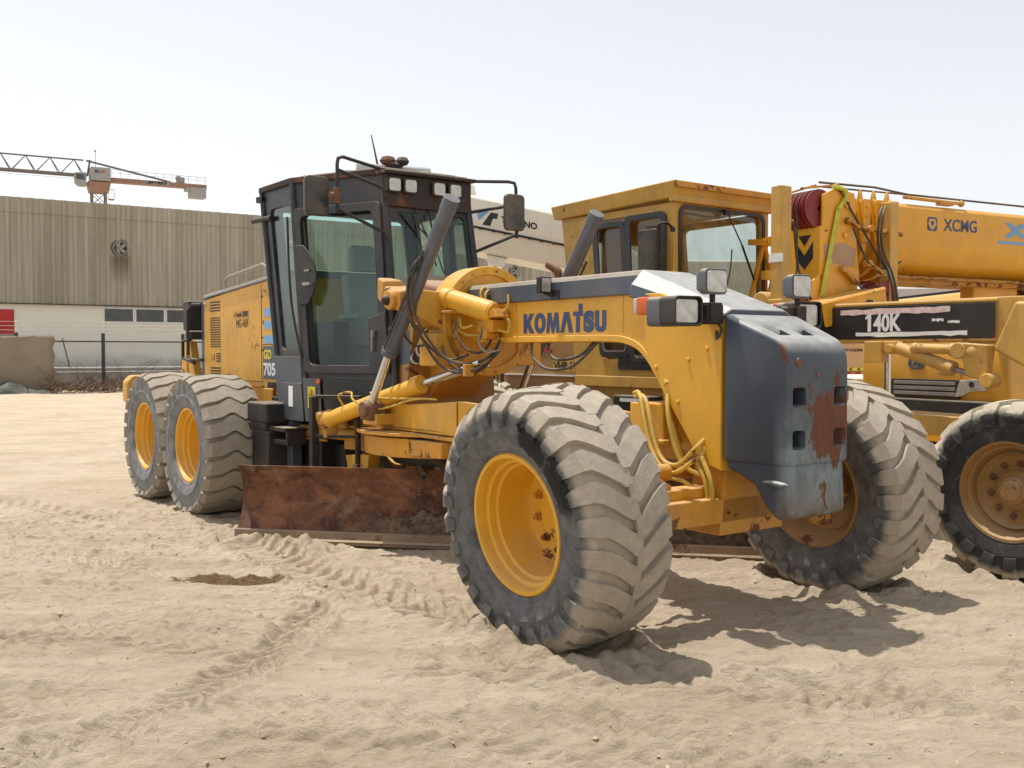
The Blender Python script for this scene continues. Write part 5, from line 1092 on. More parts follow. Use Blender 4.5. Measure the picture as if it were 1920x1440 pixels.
# ================================================================== white truck crane
WT = thing('truck_crane', (-.66, 15, 0), R(5), 'cream white truck crane with black lettering on its boom, behind the dark cab', 'truck crane')
wb = MB(); s0 = [(.0, 0), (-.06, -.04)]
def wsec(x, zt): return [(x, y, zt + z) for y, z in ((.05, 0), (0, -.05), (0, -.46), (.14, -.80), (.50, -.86), (.86, -.80), (1.0, -.46), (1.0, -.05), (.95, 0))]
a = wsec(-.95, 4.222); b = wsec(1.75, 3.70); n_ = len(a)
wb.add(a + b, [tuple(range(n_)), tuple(range(2*n_-1, n_-1, -1))] + [(i, (i+1) % n_, n_+(i+1) % n_, n_+i) for i in range(n_)])
wbo = obj('telescopic_boom', wb, M['white'], WT, bevel=.02, seg=2)
SL = (3.70-4.85)/5.95
def wz(x): return 4.85 + (x+4.2)*SL
bh = MB().prism([(1.70, .1, wz(1.7)+.05), (2.7, .1, 3.1), (2.75, .1, 2.3), (2.3, .1, 2.2), (1.70, .1, wz(1.7)-.9)], (0, .8, 0)); obj('boom_head', bh, M['white'], WT, bevel=.02)
rl = MB().bar((-.9, -.006, wz(-.9)-.47), (1.7, -.006, wz(1.7)-.47), .012, .03); obj('boom_seam', rl, M['blackr'], wbo)
for k in range(14):
    x = -.9 + k*.18; obj('seam_clip', MB().box(x, x+.05, -.02, -.008, wz(x)-.50, wz(x)-.465), M['blackr'], wbo)
text('lettering', 'TADANO', (.50, -.002, wz(.5)-.33), (1, 0, SL), (-SL*.2, 0, 1), .545, .098, M['decal_k'], WT, bold=.04)
zz = wz(.15) - .22; LX = .13
obj('logo_emblem', MB().prism([(LX+.0, -.002, zz), (LX+.19, -.002, zz-.02), (LX+.04, -.002, zz-.15)], (0, -.002, 0)), M['decal_lb'], wbo)
obj('logo_emblem', MB().prism([(LX+.22, -.002, zz-.03), (LX+.33, -.002, zz-.05), (LX+.31, -.002, zz-.13), (LX+.25, -.002, zz-.12), (LX+.21, -.002, zz-.23), (LX+.09, -.002, zz-.21)], (0, -.002, 0)), M['decal_k'], wbo)
lpw = MB().cyl((.06, .3, wz(.06)+.12), (.06, .45, wz(.06)+.12), .075, seg=18); lpw.cyl((.12, .37, wz(.1)), (.12, .37, wz(.1)+.1), .03, seg=10); obj('boom_lamp', lpw, M['white'], wbo, bevel=.005)
obj('under_bracket', MB().prism([(.30, .2, wz(.3)-.82), (.62, .2, wz(.6)-.82), (.46, .2, 3.02), (.34, .2, 3.0)], (0, .25, 0)).cyl((.52, .15, 3.03), (.52, .5, 3.03), .06, seg=12), M['white'], wbo, bevel=.01)
wc = MB().box(.2, 9.2, .3, 2.8, .7, 1.3); wc.box(2.9, 5.6, .5, 2.6, 1.3, 2.6); wc.box(1.9, 4.6, .15, .95, 2.2, 3.1); obj('carrier', wc, M['white'], WT, bevel=.04)
for x in (1.2, 2.8, 6.6, 8.2):
    for s in (.45, 2.6): wheel(WT, (x, s, .55), .56, .36, .29, 'z', M['t_tan'], M['ty'], M['rust'], .12, 0, flip=s > 1, hub=hub_front)

# ================================================================== service truck box with hazard chevrons
SV = thing('box_truck', W2 if False else (8.1, 18.4, 0), R(3), 'tan equipment box body with red and yellow chevrons, glimpsed beyond the nose plate', 'box truck')
bxm = surf('tan_box_body_paint', (.50, .32, .17), .6, var=.1, dust=.3, dirt=.3)
obj('box_body', MB().box(-2.6, -.85, 0, 4.6, .85, 2.05), bxm, SV, bevel=.03)
text('lettering', 'NT & EQUIPMENT', (-2.10, -.002, 1.70), (1,0,0), (0,0,1), .42, .06, M['decal_k'], SV, bold=.03)
obj('hazard_board', MB().box(-2.5, -1.70, -.012, -.002, 1.16, 1.34), M['decal_r'], SV)
for k in range(5): obj('hazard_stripe', MB().prism([(-2.42+.17*k, -.014, 1.165), (-2.34+.17*k, -.014, 1.165), (-2.24+.17*k, -.014, 1.335), (-2.32+.17*k, -.014, 1.335)], (0, -.002, 0)), bxm, SV)
obj('hazard_board', MB().box(-2.5, -1.70, -.012, -.002, 1.36, 1.42), M['decal_y'], SV)
for k in range(5): obj('hazard_stripe', MB().prism([(-2.44+.15*k, -.014, 1.365), (-2.40+.15*k, -.014, 1.365), (-2.44+.15*k, -.014, 1.39), (-2.40+.15*k, -.014, 1.415), (-2.44+.15*k, -.014, 1.415), (-2.48+.15*k, -.014, 1.39)], (0, -.002, 0)), M['decal_k'], SV)
obj('chassis', MB().box(-2.5, -.9, .2, 4.4, .5, .84), M['black'], SV, bevel=.02)
for x in (-2.1, -1.2):
    for s in (.1, 4.3): wheel(SV, (x, s, .45), .46, .28, .26, 'z', M['t_tan'], M['ty'], M['rust'], .1, 0, flip=s > 1)
# ================================================================== warehouse
WH = thing('warehouse', (-24.24, 48, 0), R(33.3), 'long warehouse with stained corrugated cladding over a cream wall, beyond the fence', 'warehouse')
def clad_mat():
    m, nt, b, oc = newmat('streaked_grey_brown_cladding')
    s1 = noise(nt, oc, 1.0, 7, .75, 0, (2.6, 1, .10)); s2 = noise(nt, oc, 1.0, 6, .7, 0, (.7, 1, .06))
    c = mixc(nt, ramp(nt, s1, .34, .68), (.31, .28, .22), (.50, .47, .395))
    c = mixc(nt, ramp(nt, s2, .42, .64, 0, .6), c, (.25, .22, .165))
    n = noise(nt, oc, 2.2, 8, .8); c = mixc(nt, ramp(nt, n, .45, .8, 0, .5), c, (.40, .37, .30))
    sx = nt.nodes.new('ShaderNodeSeparateXYZ'); nt.links.new(oc, sx.inputs[0])
    st = mth(nt, 'MULTIPLY', mth(nt, 'MULTIPLY', ramp(nt, sx.outputs[2], 6.7, 6.4), ramp(nt, sx.outputs[2], 5.0, 6.2)), ramp(nt, mth(nt, 'ABSOLUTE', mth(nt, 'SUBTRACT', sx.outputs[0], 5.46)), .62, .3))
    c = mixc(nt, mth(nt, 'MULTIPLY', st, .75), c, (.11, .085, .065))
    nt.links.new(c, b.inputs['Base Color']); b.inputs['Roughness'].default_value = .85; b.inputs['Specular IOR Level'].default_value = .2; return m
CL = clad_mat()
def corr(x0, x1, z0, z1, y, pitch=.50, d=.085, lean=0.0, ztop=None):
    pts = []; x = x0
    while x < x1: pts += [(x, y), (x+pitch*.50, y), (x+pitch*.62, y-d), (x+pitch*.88, y-d)]; x += pitch
    pts.append((x1, y)); n_ = len(pts)
    mb = MB(); mb.add([(a, b, z0) for a, b in pts] + [(a, b + lean, z1) for a, b in pts], [(i, i+1, n_+i+1, n_+i) for i in range(n_-1)]); return mb
obj('cladding', corr(-14, 40, 4.03, 8.42, -.10), CL, WH, sharp=20); obj('eaves_cladding', corr(-14, 40, 8.34, 9.05, -.15, .50, .085), CL, WH, sharp=20)
obj('roof', MB().hexa([(-14,-.05,9.0), (40,-.05,9.0), (40,18,9.9), (-14,18,9.9), (-14,-.08,9.06), (40,-.08,9.06), (40,18,9.98), (-14,18,9.98)]), CL, WH)
wm, nt_, b_, oc_ = newmat('cream_wall_paint'); sx_ = nt_.nodes.new('ShaderNodeSeparateXYZ'); nt_.links.new(oc_, sx_.inputs[0])
nn_ = noise(nt_, oc_, 1.1, 6, .7); cc_ = mixc(nt_, ramp(nt_, nn_, .3, .7), (.74, .72, .62), (.80, .78, .69))
fz = ramp(nt_, mth(nt_, 'ADD', sx_.outputs[2], mth(nt_, 'MULTIPLY', nn_, 1.3)), 2.3, 1.5); cc_ = mixc(nt_, mth(nt_, 'MULTIPLY', fz, .75), cc_, (.26, .25, .22))
nt_.links.new(cc_, b_.inputs['Base Color']); b_.inputs['Roughness'].default_value = .85
obj('wall', MB().box(-14, 40, 0, 18, 0, 4.06), wm, WH); obj('upper_wall', MB().box(-14, 40, .02, 17.9, 4.06, 9.0), CL, WH)
obj('cladding_edge', MB().box(-14, 40, -.22, -.04, 3.99, 4.03), M['blackr'], WH)
for k in range(9):
    x = 4.63 + 1.52*k
    f = MB().ringplate([(x + a, -.05, c) for a, c in ((0, 3.16), (1.5, 3.16), (1.5, 3.93), (0, 3.93))], [(x + a, -.05, c) for a, c in ((.07, 3.23), (1.43, 3.23), (1.43, 3.86), (.07, 3.86))], (0, .06, 0))
    o = obj('window', f, M['decal_w'], WH, bevel=.005); obj('pane', MB().box(x+.06, x+1.44, -.02, -.012, 3.22, 3.87), M['dglass'], o)
obj('red_panel', MB().box(-3.2, .62, -.06, -.01, 2.55, 3.72), M['decal_r'], WH, bevel=.01)
obj('grey_door_panel', MB().box(-3.2, .62, -.05, -.01, .0, 2.54), surf('tan_shutter', (.22, .18, .13), .7, dirt=.3), WH)
for fx, fz_ in ((5.46, 6.88), (29.12, 6.73)):
    f = MB().lathe([(-.22, .30), (-.22, .38), (-.05, .38), (-.05, .30)], (fx, 0, fz_), 'y', 32, close=True); f.lathe([(-.05, .37), (-.16, .42), (-.05, .45)], (fx, 0, fz_+.02), 'y', 32)
    o = obj('exhaust_fan', f, surf('dusty_fan_cowl%d' % int(fx), (.22, .20, .17), .8, dirt=.5), WH)
    obj('fan_back', MB().cyl((fx, -.10, fz_), (fx, -.11, fz_), .30, seg=32), M['decal_k'], o)
    bl_ = MB()
    for k in range(4):
        a = R(45 + 90*k); c_, s_ = math.cos(a), math.sin(a)
        bl_.prism([(fx + c_*r_ - s_*t_, -.23 + dy, fz_ + s_*r_ + c_*t_) for r_, t_, dy in ((.05, -.05, 0), (.25, -.11, .02), (.26, .08, -.04), (.05, .05, 0))], (0, -.01, 0))
    bl_.cyl((fx, -.27, fz_), (fx, -.12, fz_), .07, seg=14); obj('fan_blades', bl_, M['steel'], o)
obj('kerb_wall', MB().box(-14, 40, -2.6, -2.3, 0, .92), surf('dark_stained_block_wall', (.13, .12, .105), .9, var=.3, dirt=.4, bump=.3), WH)
obj('wall_rail', MB().cyl((-14, -2.45, .96), (40, -2.45, .96), .03, seg=8), M['decal_w'], WH)

# ================================================================== chain link fence
FN = thing('wire_fence', (-24.24, 48, 0), R(33.3), 'chain link fence on dark posts with barbed wire arms, in front of the cream wall', 'fence')
FY = -7.5; SPX = 3.37; x0 = 3.12
px_ = [x0 + SPX*k for k in range(-4, 8)]
for x in px_:
    obj('post', MB().cyl((x, FY, -.1), (x, FY, 2.5), .075, seg=12), M['cab'], FN)
    obj('barbed_wire_arm', MB().bar((x, FY, 2.48), (x-.05, FY-.35, 2.98), .035, .035), M['decal_w'], FN)
rail = MB().cyl((px_[0], FY, 2.16), (px_[-1], FY, 2.13), .032, seg=8); obj('top_rail', rail, M['cab'], FN)
obj('bottom_rail', MB().cyl((px_[0], FY, .86), (px_[-1], FY, .86), .02, seg=6), M['decal_w'], FN)
for k in range(3): obj('barbed_wire', MB().tube([(px_[0], FY-.08-.11*k, 2.60+.17*k), (px_[-1], FY-.08-.11*k, 2.60+.17*k)], .008, 4), M['steel'], FN)
wmb = MB(); x = px_[0]; H_ = 2.4
wire = surf('grey_fence_wire', (.45, .45, .43), .6)
while x < px_[-1]:
    for s in (1, -1):
        xa, xb = (x, x + H_) if s > 0 else (x + H_, x)
        if max(xa, xb) < px_[-1]: wmb.tube([(xa, FY-.01*s, .05), (xb, FY-.01*s, .05+H_)], .0042, 3, caps=False)
    x += .11
obj('wire_mesh', wmb, wire, FN, merge=False, kind='stuff') if False else obj('wire_mesh', wmb, wire, FN, merge=False)
# shade cloth hung on the fence, ragged edge
sc2 = MB(); NX, NZ = 16, 14; vs = []; fs = []
for i in range(NX+1):
    for k in range(NZ+1):
        x = -4.0 + 5.15*i/NX; z = .0 + 2.40*k/NZ
        if i == NX: x += .05*math.sin(k*1.6)
        vs.append((x, FY-.12 + .03*math.sin(x*3 + z) + .02*math.sin(z*5), z - (.06*math.sin(i/NX*3.1) if k == NZ else 0)))
for i in range(NX):
    for k in range(NZ): a = i*(NZ+1)+k; fs.append((a, a+NZ+1, a+NZ+2, a+1))
sc2.add(vs, fs); o = obj('shade_cloth', sc2, surf('olive_tan_shade_cloth', (.27, .22, .16), .9, var=.15, vs=1.2, dirt=.2), None, label='olive tan shade cloth tied to the wire fence, left of the photo', category='shade cloth')
o.location = (-24.24, 48, 0); o.rotation_euler = (0, 0, R(33.3)); so_ = o.modifiers.new('s', 'SOLIDIFY'); so_.thickness = .01
# dry brush along the fence, tarp
br_ = MB(); random.seed(11)
for k in range(900):
    x = random.uniform(.8, 9.5) + random.gauss(0, .3); y = FY + random.uniform(-1.9, -.1); z = random.uniform(0, .3)
    a = random.uniform(0, 6.28); l = random.uniform(.3, 1.0); t_ = random.uniform(-.1, .8)
    p = Vector((x, y, z)); d = Vector((math.cos(a)*math.cos(t_), math.sin(a)*math.cos(t_), math.sin(t_)))
    br_.tube([p, p + d*l*.5 + Vector((0, 0, random.uniform(-.04, .06))), p + d*l], random.uniform(.008, .02), 3, caps=False)
for k in range(40):
    x = random.uniform(1, 9); y = FY + random.uniform(-.6, 0); l = random.uniform(.8, 1.8); a = random.uniform(-.9, .9)
    br_.tube([(x, y, .05), (x + a*l*.6, y, l*.55), (x + a*l*1.3, y+.1, l*.85)], .009, 3, caps=False)
bo_ = obj('dry_brush', br_, surf('dead_twigs', (.15, .095, .060), .9, var=.5, vs=2), None, merge=False, kind='stuff', label='dead brown twigs heaped along the foot of the wire fence', category='dry brush'); bo_.location = (-24.24, 48, 0); bo_.rotation_euler = (0, 0, R(33.3))
tp = MB(); NXX, NYY = 34, 12; vs = []; fs = []
for i in range(NXX+1):
    for k in range(NYY+1):
        u_ = i/NXX; v_ = k/NYY; e = math.sin(math.pi*u_)**.5*math.sin(math.pi*v_)
        vs.append((-4 + 5.0*u_, FY-1.1 + 1.0*v_, -.03 + e*(.42 + .16*math.sin(7*u_*3) + .10*math.sin(v_*9 + u_*21) + random.uniform(-.05, .05))))
for i in range(NXX):
    for k in range(NYY): a = i*(NYY+1)+k; fs.append((a, a+NYY+1, a+NYY+2, a+1))
tp.add(vs, fs); o = obj('crumpled_tarpaulin', tp, surf('dark_green_tarpaulin', (.05, .06, .05), .7, var=.5, dust=.08), None, label='dark green crumpled tarpaulin lying below the shade cloth at far left', category='tarpaulin', sharp=25)
o.location = (-24.24, 48, 0); o.rotation_euler = (0, 0, R(33.3))
st2 = MB().bar((1.55, FY+.3, 2.28), (1.82, FY+.25, 1.05), .05, .05)
o = obj('leaning_pole', st2, M['cab'], None, label='thin dark pole leaning behind the fence rail left of the tall post', category='pole'); o.location = (-24.24, 48, 0); o.rotation_euler = (0, 0, R(33.3))

# ================================================================== tower crane
TC = thing('tower_crane', (-48.7, 120, 0), R(29.5), 'distant tower crane with a rust-red counter jib, above the warehouse roof at left', 'tower crane')
tcr = surf('faded_red_crane_paint', (.29, .165, .12), .7, var=.15); tcg = surf('grey_crane_steel', (.16, .145, .14), .7, var=.2); tcw = surf('pale_grey_crane_block', (.33, .33, .33), .8, var=.1)
ms = MB()
for x in (-.75, .75):
    for y in (-.75, .75): ms.bar((x, y, 0), (x, y, 20.4), .16, .16)
for k in range(14):
    z = k*1.46
    for s in (-.75, .75): ms.bar((-.75, s, z), (.75, s, z+1.46), .08, .08); ms.bar((.75, s, z), (-.75, s, z+1.46), .07, .07); ms.bar((s, -.75, z), (s, .75, z+1.46), .08, .08); ms.bar((-.75, s, z), (.75, s, z), .07, .07)
obj('mast', ms, tcg, TC); obj('slewing_platform', MB().hexa([(-1.0,-1.0,20.4), (1.0,-1.0,20.4), (1.0,1.0,20.4), (-1.0,1.0,20.4), (-1.25,-1.2,21.6), (1.25,-1.2,21.6), (1.25,1.2,21.6), (-1.25,1.2,21.6)]), tcr, TC, bevel=.05)
obj('name_box', MB().box(-.95, 1.2, -1.3, 1.0, 21.7, 23.25), tcw, TC, bevel=.03); text('lettering', 'EC-', (-.55, -1.305, 22.55), (1,0,0), (0,0,1), .75, .38, M['decal_k'], TC, bold=.05); text('lettering', 'B', (.28, -1.305, 22.55), (1,0,0), (0,0,1), .34, .38, M['decal_r'], TC, bold=.05)
obj('operator_cab', MB().py([(-2.6, 21.3), (-2.7, 22.5), (-1.4, 22.6), (-1.4, 21.0), (-2.2, 21.0)], -1.0, .2), tcw, TC, bevel=.08); obj('cab_window', MB().box(-2.55, -1.6, -1.02, -1.0, 21.7, 22.35), M['dglass'], TC)
jb = MB(); N_ = 16; P_ = 2.55
for k in range(N_):
    xa, xb = -1.6 - k*P_, -1.6 - (k+1)*P_; zt = 24.1
    jb.bar((xa, 0, zt), (xb, 0, zt), .16, .16)
    for s in (-.6, .6): jb.bar((xa, s, 22.3), (xa-P_*.4, 0, zt), .08, .08); jb.bar((xa-P_*.4, 0, zt), (xb, s, 22.3), .08, .08)
    jb.bar((xa, -.6, 22.3), (xa, .6, 22.3), .07, .07)
for s in (-.6, .6): jb.bar((-1.2, s, 22.3), (-1.6-N_*P_, s, 22.3), .16, .22)
obj('jib', jb, tcg, TC); obj('trolley', MB().sphere((-14.2, 0, 22.75), .42, 10), tcg, TC)
obj('hoist_rope', MB().tube([(-1.5, 0, 21.9), (-30, 0, 21.9)], .02, 4), tcg, TC)
obj('counter_jib', MB().box(1.2, 12.4, -.6, .6, 21.75, 22.28), tcr, TC, bevel=.03); text('lettering', 'LIEBHERR', (5.2, -.605, 21.88), (1,0,0), (0,0,1), 2.6, .36, M['decal_k'], TC, bold=.06)
obj('lettering_plate', MB().box(5.1, 7.9, -.603, -.60, 21.84, 22.28), tcw, TC)
obj('counterweight', MB().box(10.4, 12.3, -.8, .8, 20.6, 21.8).box(9.9, 10.4, -.7, .7, 21.4, 21.8), tcw, TC, bevel=.04); obj('winch', MB().box(8.9, 9.8, -.4, .4, 22.35, 23.0).sphere((9.1, 0, 22.9), .35, 8), M['steel'], TC)
rlc = MB()
for k in range(12):
    x = 1.4 + k*.98; rlc.bar((x, -.7, 22.35), (x, -.7, 23.2), .04, .04)
rlc.bar((1.4, -.7, 23.2), (12.4, -.7, 23.1), .04, .04); rlc.bar((1.4, -.7, 22.8), (12.4, -.7, 22.75), .03, .03); obj('handrail', rlc, tcw, TC)
obj('tie_bar', MB().bar((-1.3, -.1, 24.1), (8.2, -.2, 22.35), .14, .14).bar((-1.3, .3, 24.1), (8.2, .3, 22.35), .12, .12).bar((-1.2, 0, 22.3), (-.9, 0, 24.2), .2, .2), tcg, TC)
obj('mast_ladder_cage', MB().box(1.0, 1.6, -.9, -.3, 19.6, 19.7).bar((1.0,-.9,19.6), (1.0,-.9,20.8), .05, .05).bar((1.6,-.9,19.6), (1.6,-.9,20.8), .05, .05).bar((1.0,-.9,20.8), (1.6,-.9,20.8), .05, .05), tcg, TC)
obj('aerial', MB().bar((-.3, 0, 23.2), (-.3, 0, 25.2), .05, .05).sphere((-.3, 0, 25.3), .12, 8), tcg, TC)

# pale site wall behind the cranes, seen between the machines at right
SW = obj('site_hoarding', MB().box(0, 34, 0, .3, 0, 3.55), surf('pale_hoarding', (.52, .47, .45), .8, var=.06, dirt=.15), None, label='pale pinkish grey hoarding wall behind the orange truck crane', category='hoarding')
SW.location = (6.8, 30, 0); SW.rotation_euler = (0, 0, R(-4))

# ================================================================== ground
def vnoise(X, Y, cell, seed):
    r = np.random.default_rng(seed); G_ = r.random((257, 257))
    x = X / cell; y = Y / cell; xi = np.floor(x).astype(int); yi = np.floor(y).astype(int); fx = x - xi; fy = y - yi
    fx = fx*fx*fx*(fx*(fx*6-15)+10); fy = fy*fy*fy*(fy*(fy*6-15)+10)
    a = G_[xi % 256, yi % 256]; b = G_[(xi+1) % 256, yi % 256]; c = G_[xi % 256, (yi+1) % 256]; d = G_[(xi+1) % 256, (yi+1) % 256]
    return (a*(1-fx)+b*fx)*(1-fy) + (c*(1-fx)+d*fx)*fy - .5
def axis(lo, hi, d0, far, g):
    m = list(np.arange(lo, hi + 1e-6, d0)); a = []; s = d0; x = lo
    while x > -far: s *= g; x -= s; a.append(x)
    b = []; s = d0; x = m[-1]
    while x < far: s *= g; x += s; b.append(x)
    return np.array(a[::-1] + m + b)
gx = axis(-5.2, 5.2, .0125, 900, 1.035); gy = axis(3.1, 10.0, .0125, 1500, 1.03)
X, Y = np.meshgrid(gx, gy, indexing='ij'); Z = np.zeros_like(X)
for cell, amp, sd_i in ((6.0, .05, 1), (2.3, .045, 2), (.9, .018, 3)): Z += amp*vnoise(X, Y, cell, sd_i)
def rotn(cx_, cy_, cell, amp, seed, ang=0.12):
    c, s = math.cos(ang), math.sin(ang); return amp*vnoise((X*c+Y*s)/cx_, (-X*s+Y*c)/cy_, cell, seed)
ruts = rotn(2.6, 1, .20, 1, 20, .10); rg_ = 1 - np.abs(rotn(3.2, 1, .30, 2, 21, .06)); patch = np.clip(vnoise(X, Y, 1.3, 30)*2.4 + .55, 0, 1)
Z += .018*(rg_**3)*patch + .012*ruts*patch
def scarp(cx_, cy_, seed, amp, ang, k=9):
    f = rotn(cx_, cy_, 1, 1, seed, ang)*2 + .35*rotn(cx_*.23, cy_*.3, 1, 1, seed+1, ang); g = np.zeros_like(f)
    for t0 in (-.45, -.15, .15, .45): g += 1/(1+np.exp(np.clip(-(f-t0)*k*8, -30, 30)))
    return amp*(g - 2 - f*3)      # small crisp steps, level overall
Z += scarp(1.1, .42, 81, .015, .12)*np.clip(patch+.2, 0, 1) + scarp(.55, .20, 84, .0105, .05)*np.clip(vnoise(X, Y, 1.1, 86)*3+.6, 0, 1) + scarp(.30, .10, 88, .0065, .2)*np.clip(vnoise(X, Y, .8, 87)*3+.5, 0, 1)
rg2 = 1 - np.abs(rotn(1.8, 1, .13, 2, 23, -.2)); Z += .011*(rg2**4)*np.clip(vnoise(X, Y, .9, 31)*3 + .5, 0, 1)
for cell, amp, s_i in ((.19, .007, 4), (.11, .010, 5), (.06, .009, 6), (.034, .007, 7)): Z += amp*rotn(cell*2.0, cell, 1, 1, s_i, .08 + .1*s_i)*(.4 + patch)
rg3 = 1 - 2*np.abs(rotn(.34, .15, 1, 1, 71, .15)); Z += .018*np.clip(rg3, 0, 1)**4*(.25 + patch)
rg4 = 1 - 2*np.abs(rotn(.16, .075, 1, 1, 72, -.1)); Z += .013*np.clip(rg4, 0, 1)**3*(.3 + np.clip(vnoise(X, Y, .6, 73)*3+.5, 0, 1))
# clods and tyre-churned crumbs
crumb = np.clip(vnoise(X, Y, .045, 40) - .22, 0, 1); Z += .095*crumb*np.clip(vnoise(X, Y, .7, 41)*3 + .1, 0, 1)
def track(pts, w_, seg, depth, seed, lug=.19, slant=1.1):
    global Z
    P = [Vector((a, b, 0)) for a, b in pts]; P = crom(P, 12); P = np.array([(p.x, p.y) for p in P]); S = np.concatenate([[0], np.cumsum(np.hypot(*np.diff(P, axis=0).T))])
    m = (X > P[:,0].min()-w_*2) & (X < P[:,0].max()+w_*2) & (Y > P[:,1].min()-w_*2) & (Y < P[:,1].max()+w_*2)
    xs, ys = X[m], Y[m]; best = np.full(xs.shape, 1e9); U = np.zeros_like(xs); V = np.zeros_like(xs)
    for i in range(len(P)-1):
        d = P[i+1]-P[i]; L2 = d@d; t = np.clip(((xs-P[i,0])*d[0] + (ys-P[i,1])*d[1])/L2, 0, 1); ex = xs-P[i,0]-t*d[0]; ey = ys-P[i,1]-t*d[1]; D = ex*ex+ey*ey
        k = D < best; best[k] = D[k]; U[k] = S[i] + t[k]*math.sqrt(L2); V[k] = ((ex*-d[1] + ey*d[0])/math.sqrt(L2))[k]
    dd = np.sqrt(best); inside = 1/(1+np.exp((dd-w_)/.025)); edge = np.exp(-((dd-w_-.03)/.045)**2)
    ph = (U + np.abs(V)*slant + .05*vnoise(U, V, .2, seed))/lug; imp = np.clip(np.sin(2*np.pi*ph)*1.6, -1, 1)
    fade = np.clip(vnoise(xs, ys, .8, seed+1)*3 + .95, 0, 1)
    Z[m] += fade*(inside*(-depth*.6 + depth*.5*imp) + edge*depth*.8*(1 + vnoise(xs, ys, .09, seed+2)*2))
track([(-14, 30), (-9.6, 22), (-5.2, 15.2), (-3.3, 11), (-2.0, 8.4), (-.9, 6.9), (.5, 5.75)], .27, 0, .050, 100)
track([(-7, 6.6), (-3, 6.0), (-.9, 5.5), (1, 5.05), (4, 4.4), (8, 3.4)], .26, 0, .030, 110)
track([(-7, 5.2), (-3, 4.75), (0, 4.35), (3, 3.95), (8, 3.2)], .26, 0, .026, 120, .17)
track([(-8, 8.6), (-4.5, 8.3), (-2.2, 7.4), (-.6, 6.5)], .2, 0, .034, 130, .12)
track([(-3.2, 3.2), (-1.9, 4.2), (-1.4, 5.2), (-1.2, 6.4)], .13, 0, .03, 140, .085)
track([(1.2, 4.9), (2.6, 5.3), (4.5, 5.9), (7, 6.9)], .25, 0, .032, 150)
track([(-12, 13), (-6, 11.5), (-4.2, 10.2), (-2.9, 8.8)], .25, 0, .042, 160)
# graded windrow in front of the blade and pushed-up sand round the tyres
def rotp(x, y, ox, oy, a): c, s = math.cos(a), math.sin(a); return (x-ox)*c + (y-oy)*s, -(x-ox)*s + (y-oy)*c
ux, uy = rotp(X, Y, -1.75, 8.55, R(-38)); Z += .085*np.exp(-(uy/.13)**2)*np.exp(-(ux/1.1)**4)*(1 + 1.0*vnoise(ux, uy, .11, 50))
Z -= .03*np.exp(-((uy-.55)/.35)**2)*np.exp(-((ux-.3)/1.2)**4)
for (wx, wy) in ((1.41 + .588*-.1 - .809*1.34, 6.575 - .809*-.1 - .588*1.34), (1.41 + .588*-.1 + .809*1.2, 6.575 + .0809 + .588*1.2), (4.67-.83, 8.25-.62)):
    lx, ly = rotp(X, Y, wx, wy, R(-54)); rad = np.sqrt((lx/.50)**2 + (ly/.36)**2); Z += .055*np.exp(-((rad-1.15)/.16)**2)*(1+vnoise(X, Y, .12, 52)*1.4); Z = np.where(rad < 1.0, Z - .03*(1-rad), Z)
# damp hollow
PC = (-1.62, 8.04-.0); pitc = (1.41 + .588*-2.6 + .809*-2.38, 6.575 - .809*-2.6 + .588*-2.38)
dx, dy = X - pitc[0], Y - pitc[1]; pr_ = np.sqrt((dx/.34)**2 + (dy/.16)**2) + vnoise(X, Y, .14, 60)*.5
Z += -.014*np.exp(-(pr_/.8)**2) + .02*np.exp(-(pr_/.9)**2)*vnoise(X, Y, .05, 61) + .02*np.exp(-((pr_-1.2)/.2)**2)
far_ = np.clip((np.hypot(X, Y-5) - 60)/40, 0, 1); Z = Z*(1-far_)
near_ = np.clip((Y-35)/10, 0, 1)*np.clip((70-Y)/10, 0, 1); Z -= .0*near_
nx_, ny_ = X.shape; co_ = np.stack([X.ravel(), Y.ravel(), Z.ravel()], 1).astype(np.float32)
ii = (np.arange(nx_-1)[:, None]*ny_ + np.arange(ny_-1)[None, :]).ravel(); fc = np.stack([ii, ii+ny_, ii+ny_+1, ii+1], 1).astype(np.int32)
gm = bpy.data.meshes.new('ground'); gm.vertices.add(len(co_)); gm.vertices.foreach_set('co', co_.ravel()); gm.loops.add(fc.size); gm.loops.foreach_set('vertex_index', fc.ravel())
gm.polygons.add(len(fc)); gm.polygons.foreach_set('loop_start', np.arange(0, fc.size, 4, dtype=np.int32)); gm.polygons.foreach_set('loop_total', np.full(len(fc), 4, dtype=np.int32)); gm.update(calc_edges=True); gm.shade_smooth()
m, nt, b, oc = newmat('desert_sand')
c = mixc(nt, ramp(nt, noise(nt, oc, .8, 7, .65), .3, .7), (.51, .405, .29), (.64, .53, .40))
c = mixc(nt, ramp(nt, noise(nt, oc, 3.5, 8, .75), .45, .75, 0, .55), c, (.64, .55, .43))
c = mixc(nt, ramp(nt, noise(nt, oc, 28, 6, .75), .52, .78, 0, .55), c, (.31, .235, .15))
c = mixc(nt, ramp(nt, noise(nt, oc, 150, 3, .7), .30, .40, .55, 0), c, (.20, .145, .09))
dst = noise(nt, oc, 1.0, 8, .72, .4, (.55, 1.7, 1)); c = mixc(nt, ramp(nt, dst, .47, .62, 0, .7), c, (.45, .36, .25))
c = mixc(nt, ramp(nt, noise(nt, oc, 60, 5, .8), .55, .75, 0, .5), c, (.64, .57, .45))
sx = nt.nodes.new('ShaderNodeSeparateXYZ'); nt.links.new(oc, sx.inputs[0])
ex = mth(nt, 'DIVIDE', mth(nt, 'SUBTRACT', sx.outputs[0], pitc[0]), .36); ey = mth(nt, 'DIVIDE', mth(nt, 'SUBTRACT', sx.outputs[1], pitc[1]), .15)
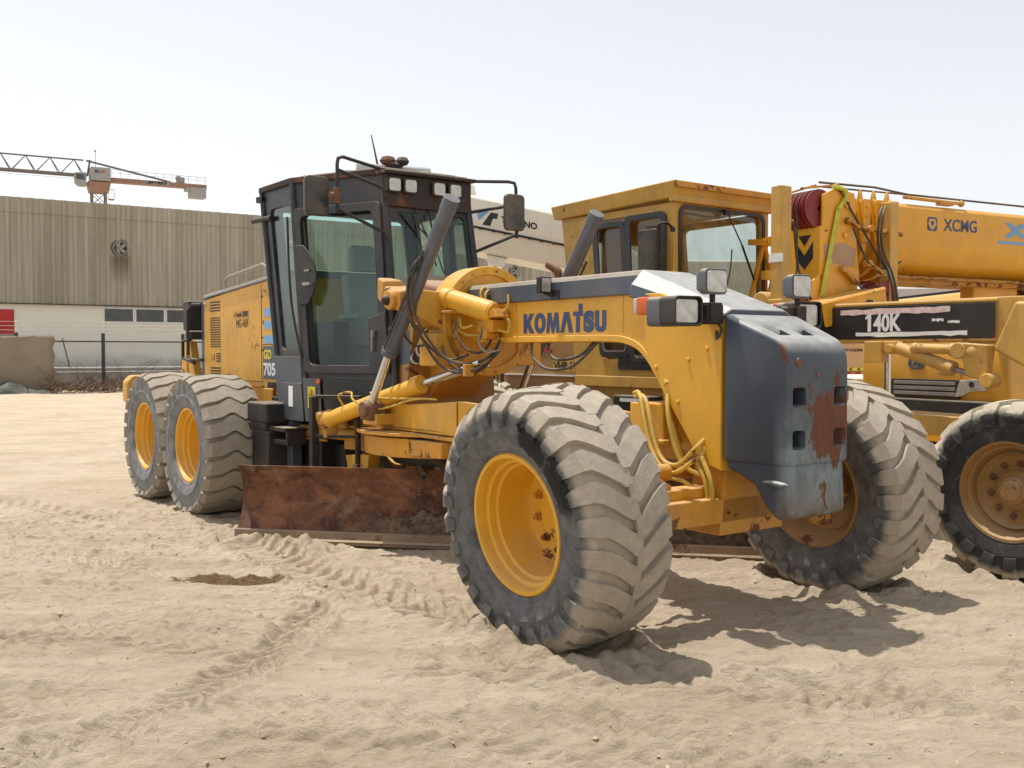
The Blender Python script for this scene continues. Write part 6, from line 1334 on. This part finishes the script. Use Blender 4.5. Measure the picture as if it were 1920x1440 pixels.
er = mth(nt, 'ADD', mth(nt, 'SQRT', mth(nt, 'ADD', mth(nt, 'MULTIPLY', ex, ex), mth(nt, 'MULTIPLY', ey, ey))), mth(nt, 'MULTIPLY', mth(nt, 'SUBTRACT', noise(nt, oc, 7, 7, .7), .5), 1.5))
c = mixc(nt, ramp(nt, er, 1.15, .95, 0, .95), c, mixc(nt, ramp(nt, noise(nt, oc, 40, 6, .75), .35, .65), (.075, .042, .018), (.24, .155, .075)))
nt.links.new(c, b.inputs['Base Color']); b.inputs['Roughness'].default_value = .95; b.inputs['Specular IOR Level'].default_value = .15
bn = nt.nodes.new('ShaderNodeBump'); bn.inputs['Strength'].default_value = 1.0; bn.inputs['Distance'].default_value = .03
nt.links.new(mth(nt, 'ADD', noise(nt, oc, 26, 10, .75), mth(nt, 'MULTIPLY', noise(nt, oc, 4.0, 9, .72, .5, (.6, 1.5, 1)), 2.4)), bn.inputs['Height']); nt.links.new(bn.outputs[0], b.inputs['Normal'])
gm.materials.append(m); go = bpy.data.objects.new('ground', gm); col.objects.link(go); go['kind'] = 'structure'
# loose clods
pb = MB(); random.seed(21)
for k in range(5000):
    x = random.uniform(-5, 5); y = 3 + 7*random.random()**1.2; s = random.choice((.003, .004, .005, .006, .008, .012)) * random.uniform(.7, 1.3)
    i = min(len(gx)-1, int(np.searchsorted(gx, x))); j = min(len(gy)-1, int(np.searchsorted(gy, y))); z = float(Z[i, j])
    pts = [(x + s*random.uniform(.6, 1.2)*a, y + s*random.uniform(.6, 1.2)*b_, z + s*random.uniform(.4, .9)*c_) for a, b_, c_ in ((1,0,0), (-1,0,0), (0,1,0), (0,-1,0), (0,0,1), (0,0,-1))]
    pb.add(pts, [(0,2,4), (2,1,4), (1,3,4), (3,0,4), (2,0,5), (1,2,5), (3,1,5), (0,3,5)])
obj('loose_clods', pb, surf('pale_clods', (.46, .38, .26), .95, var=.3, vs=9), None, merge=False, kind='stuff', label='small sand clods and pebbles scattered over the open ground', category='clods')
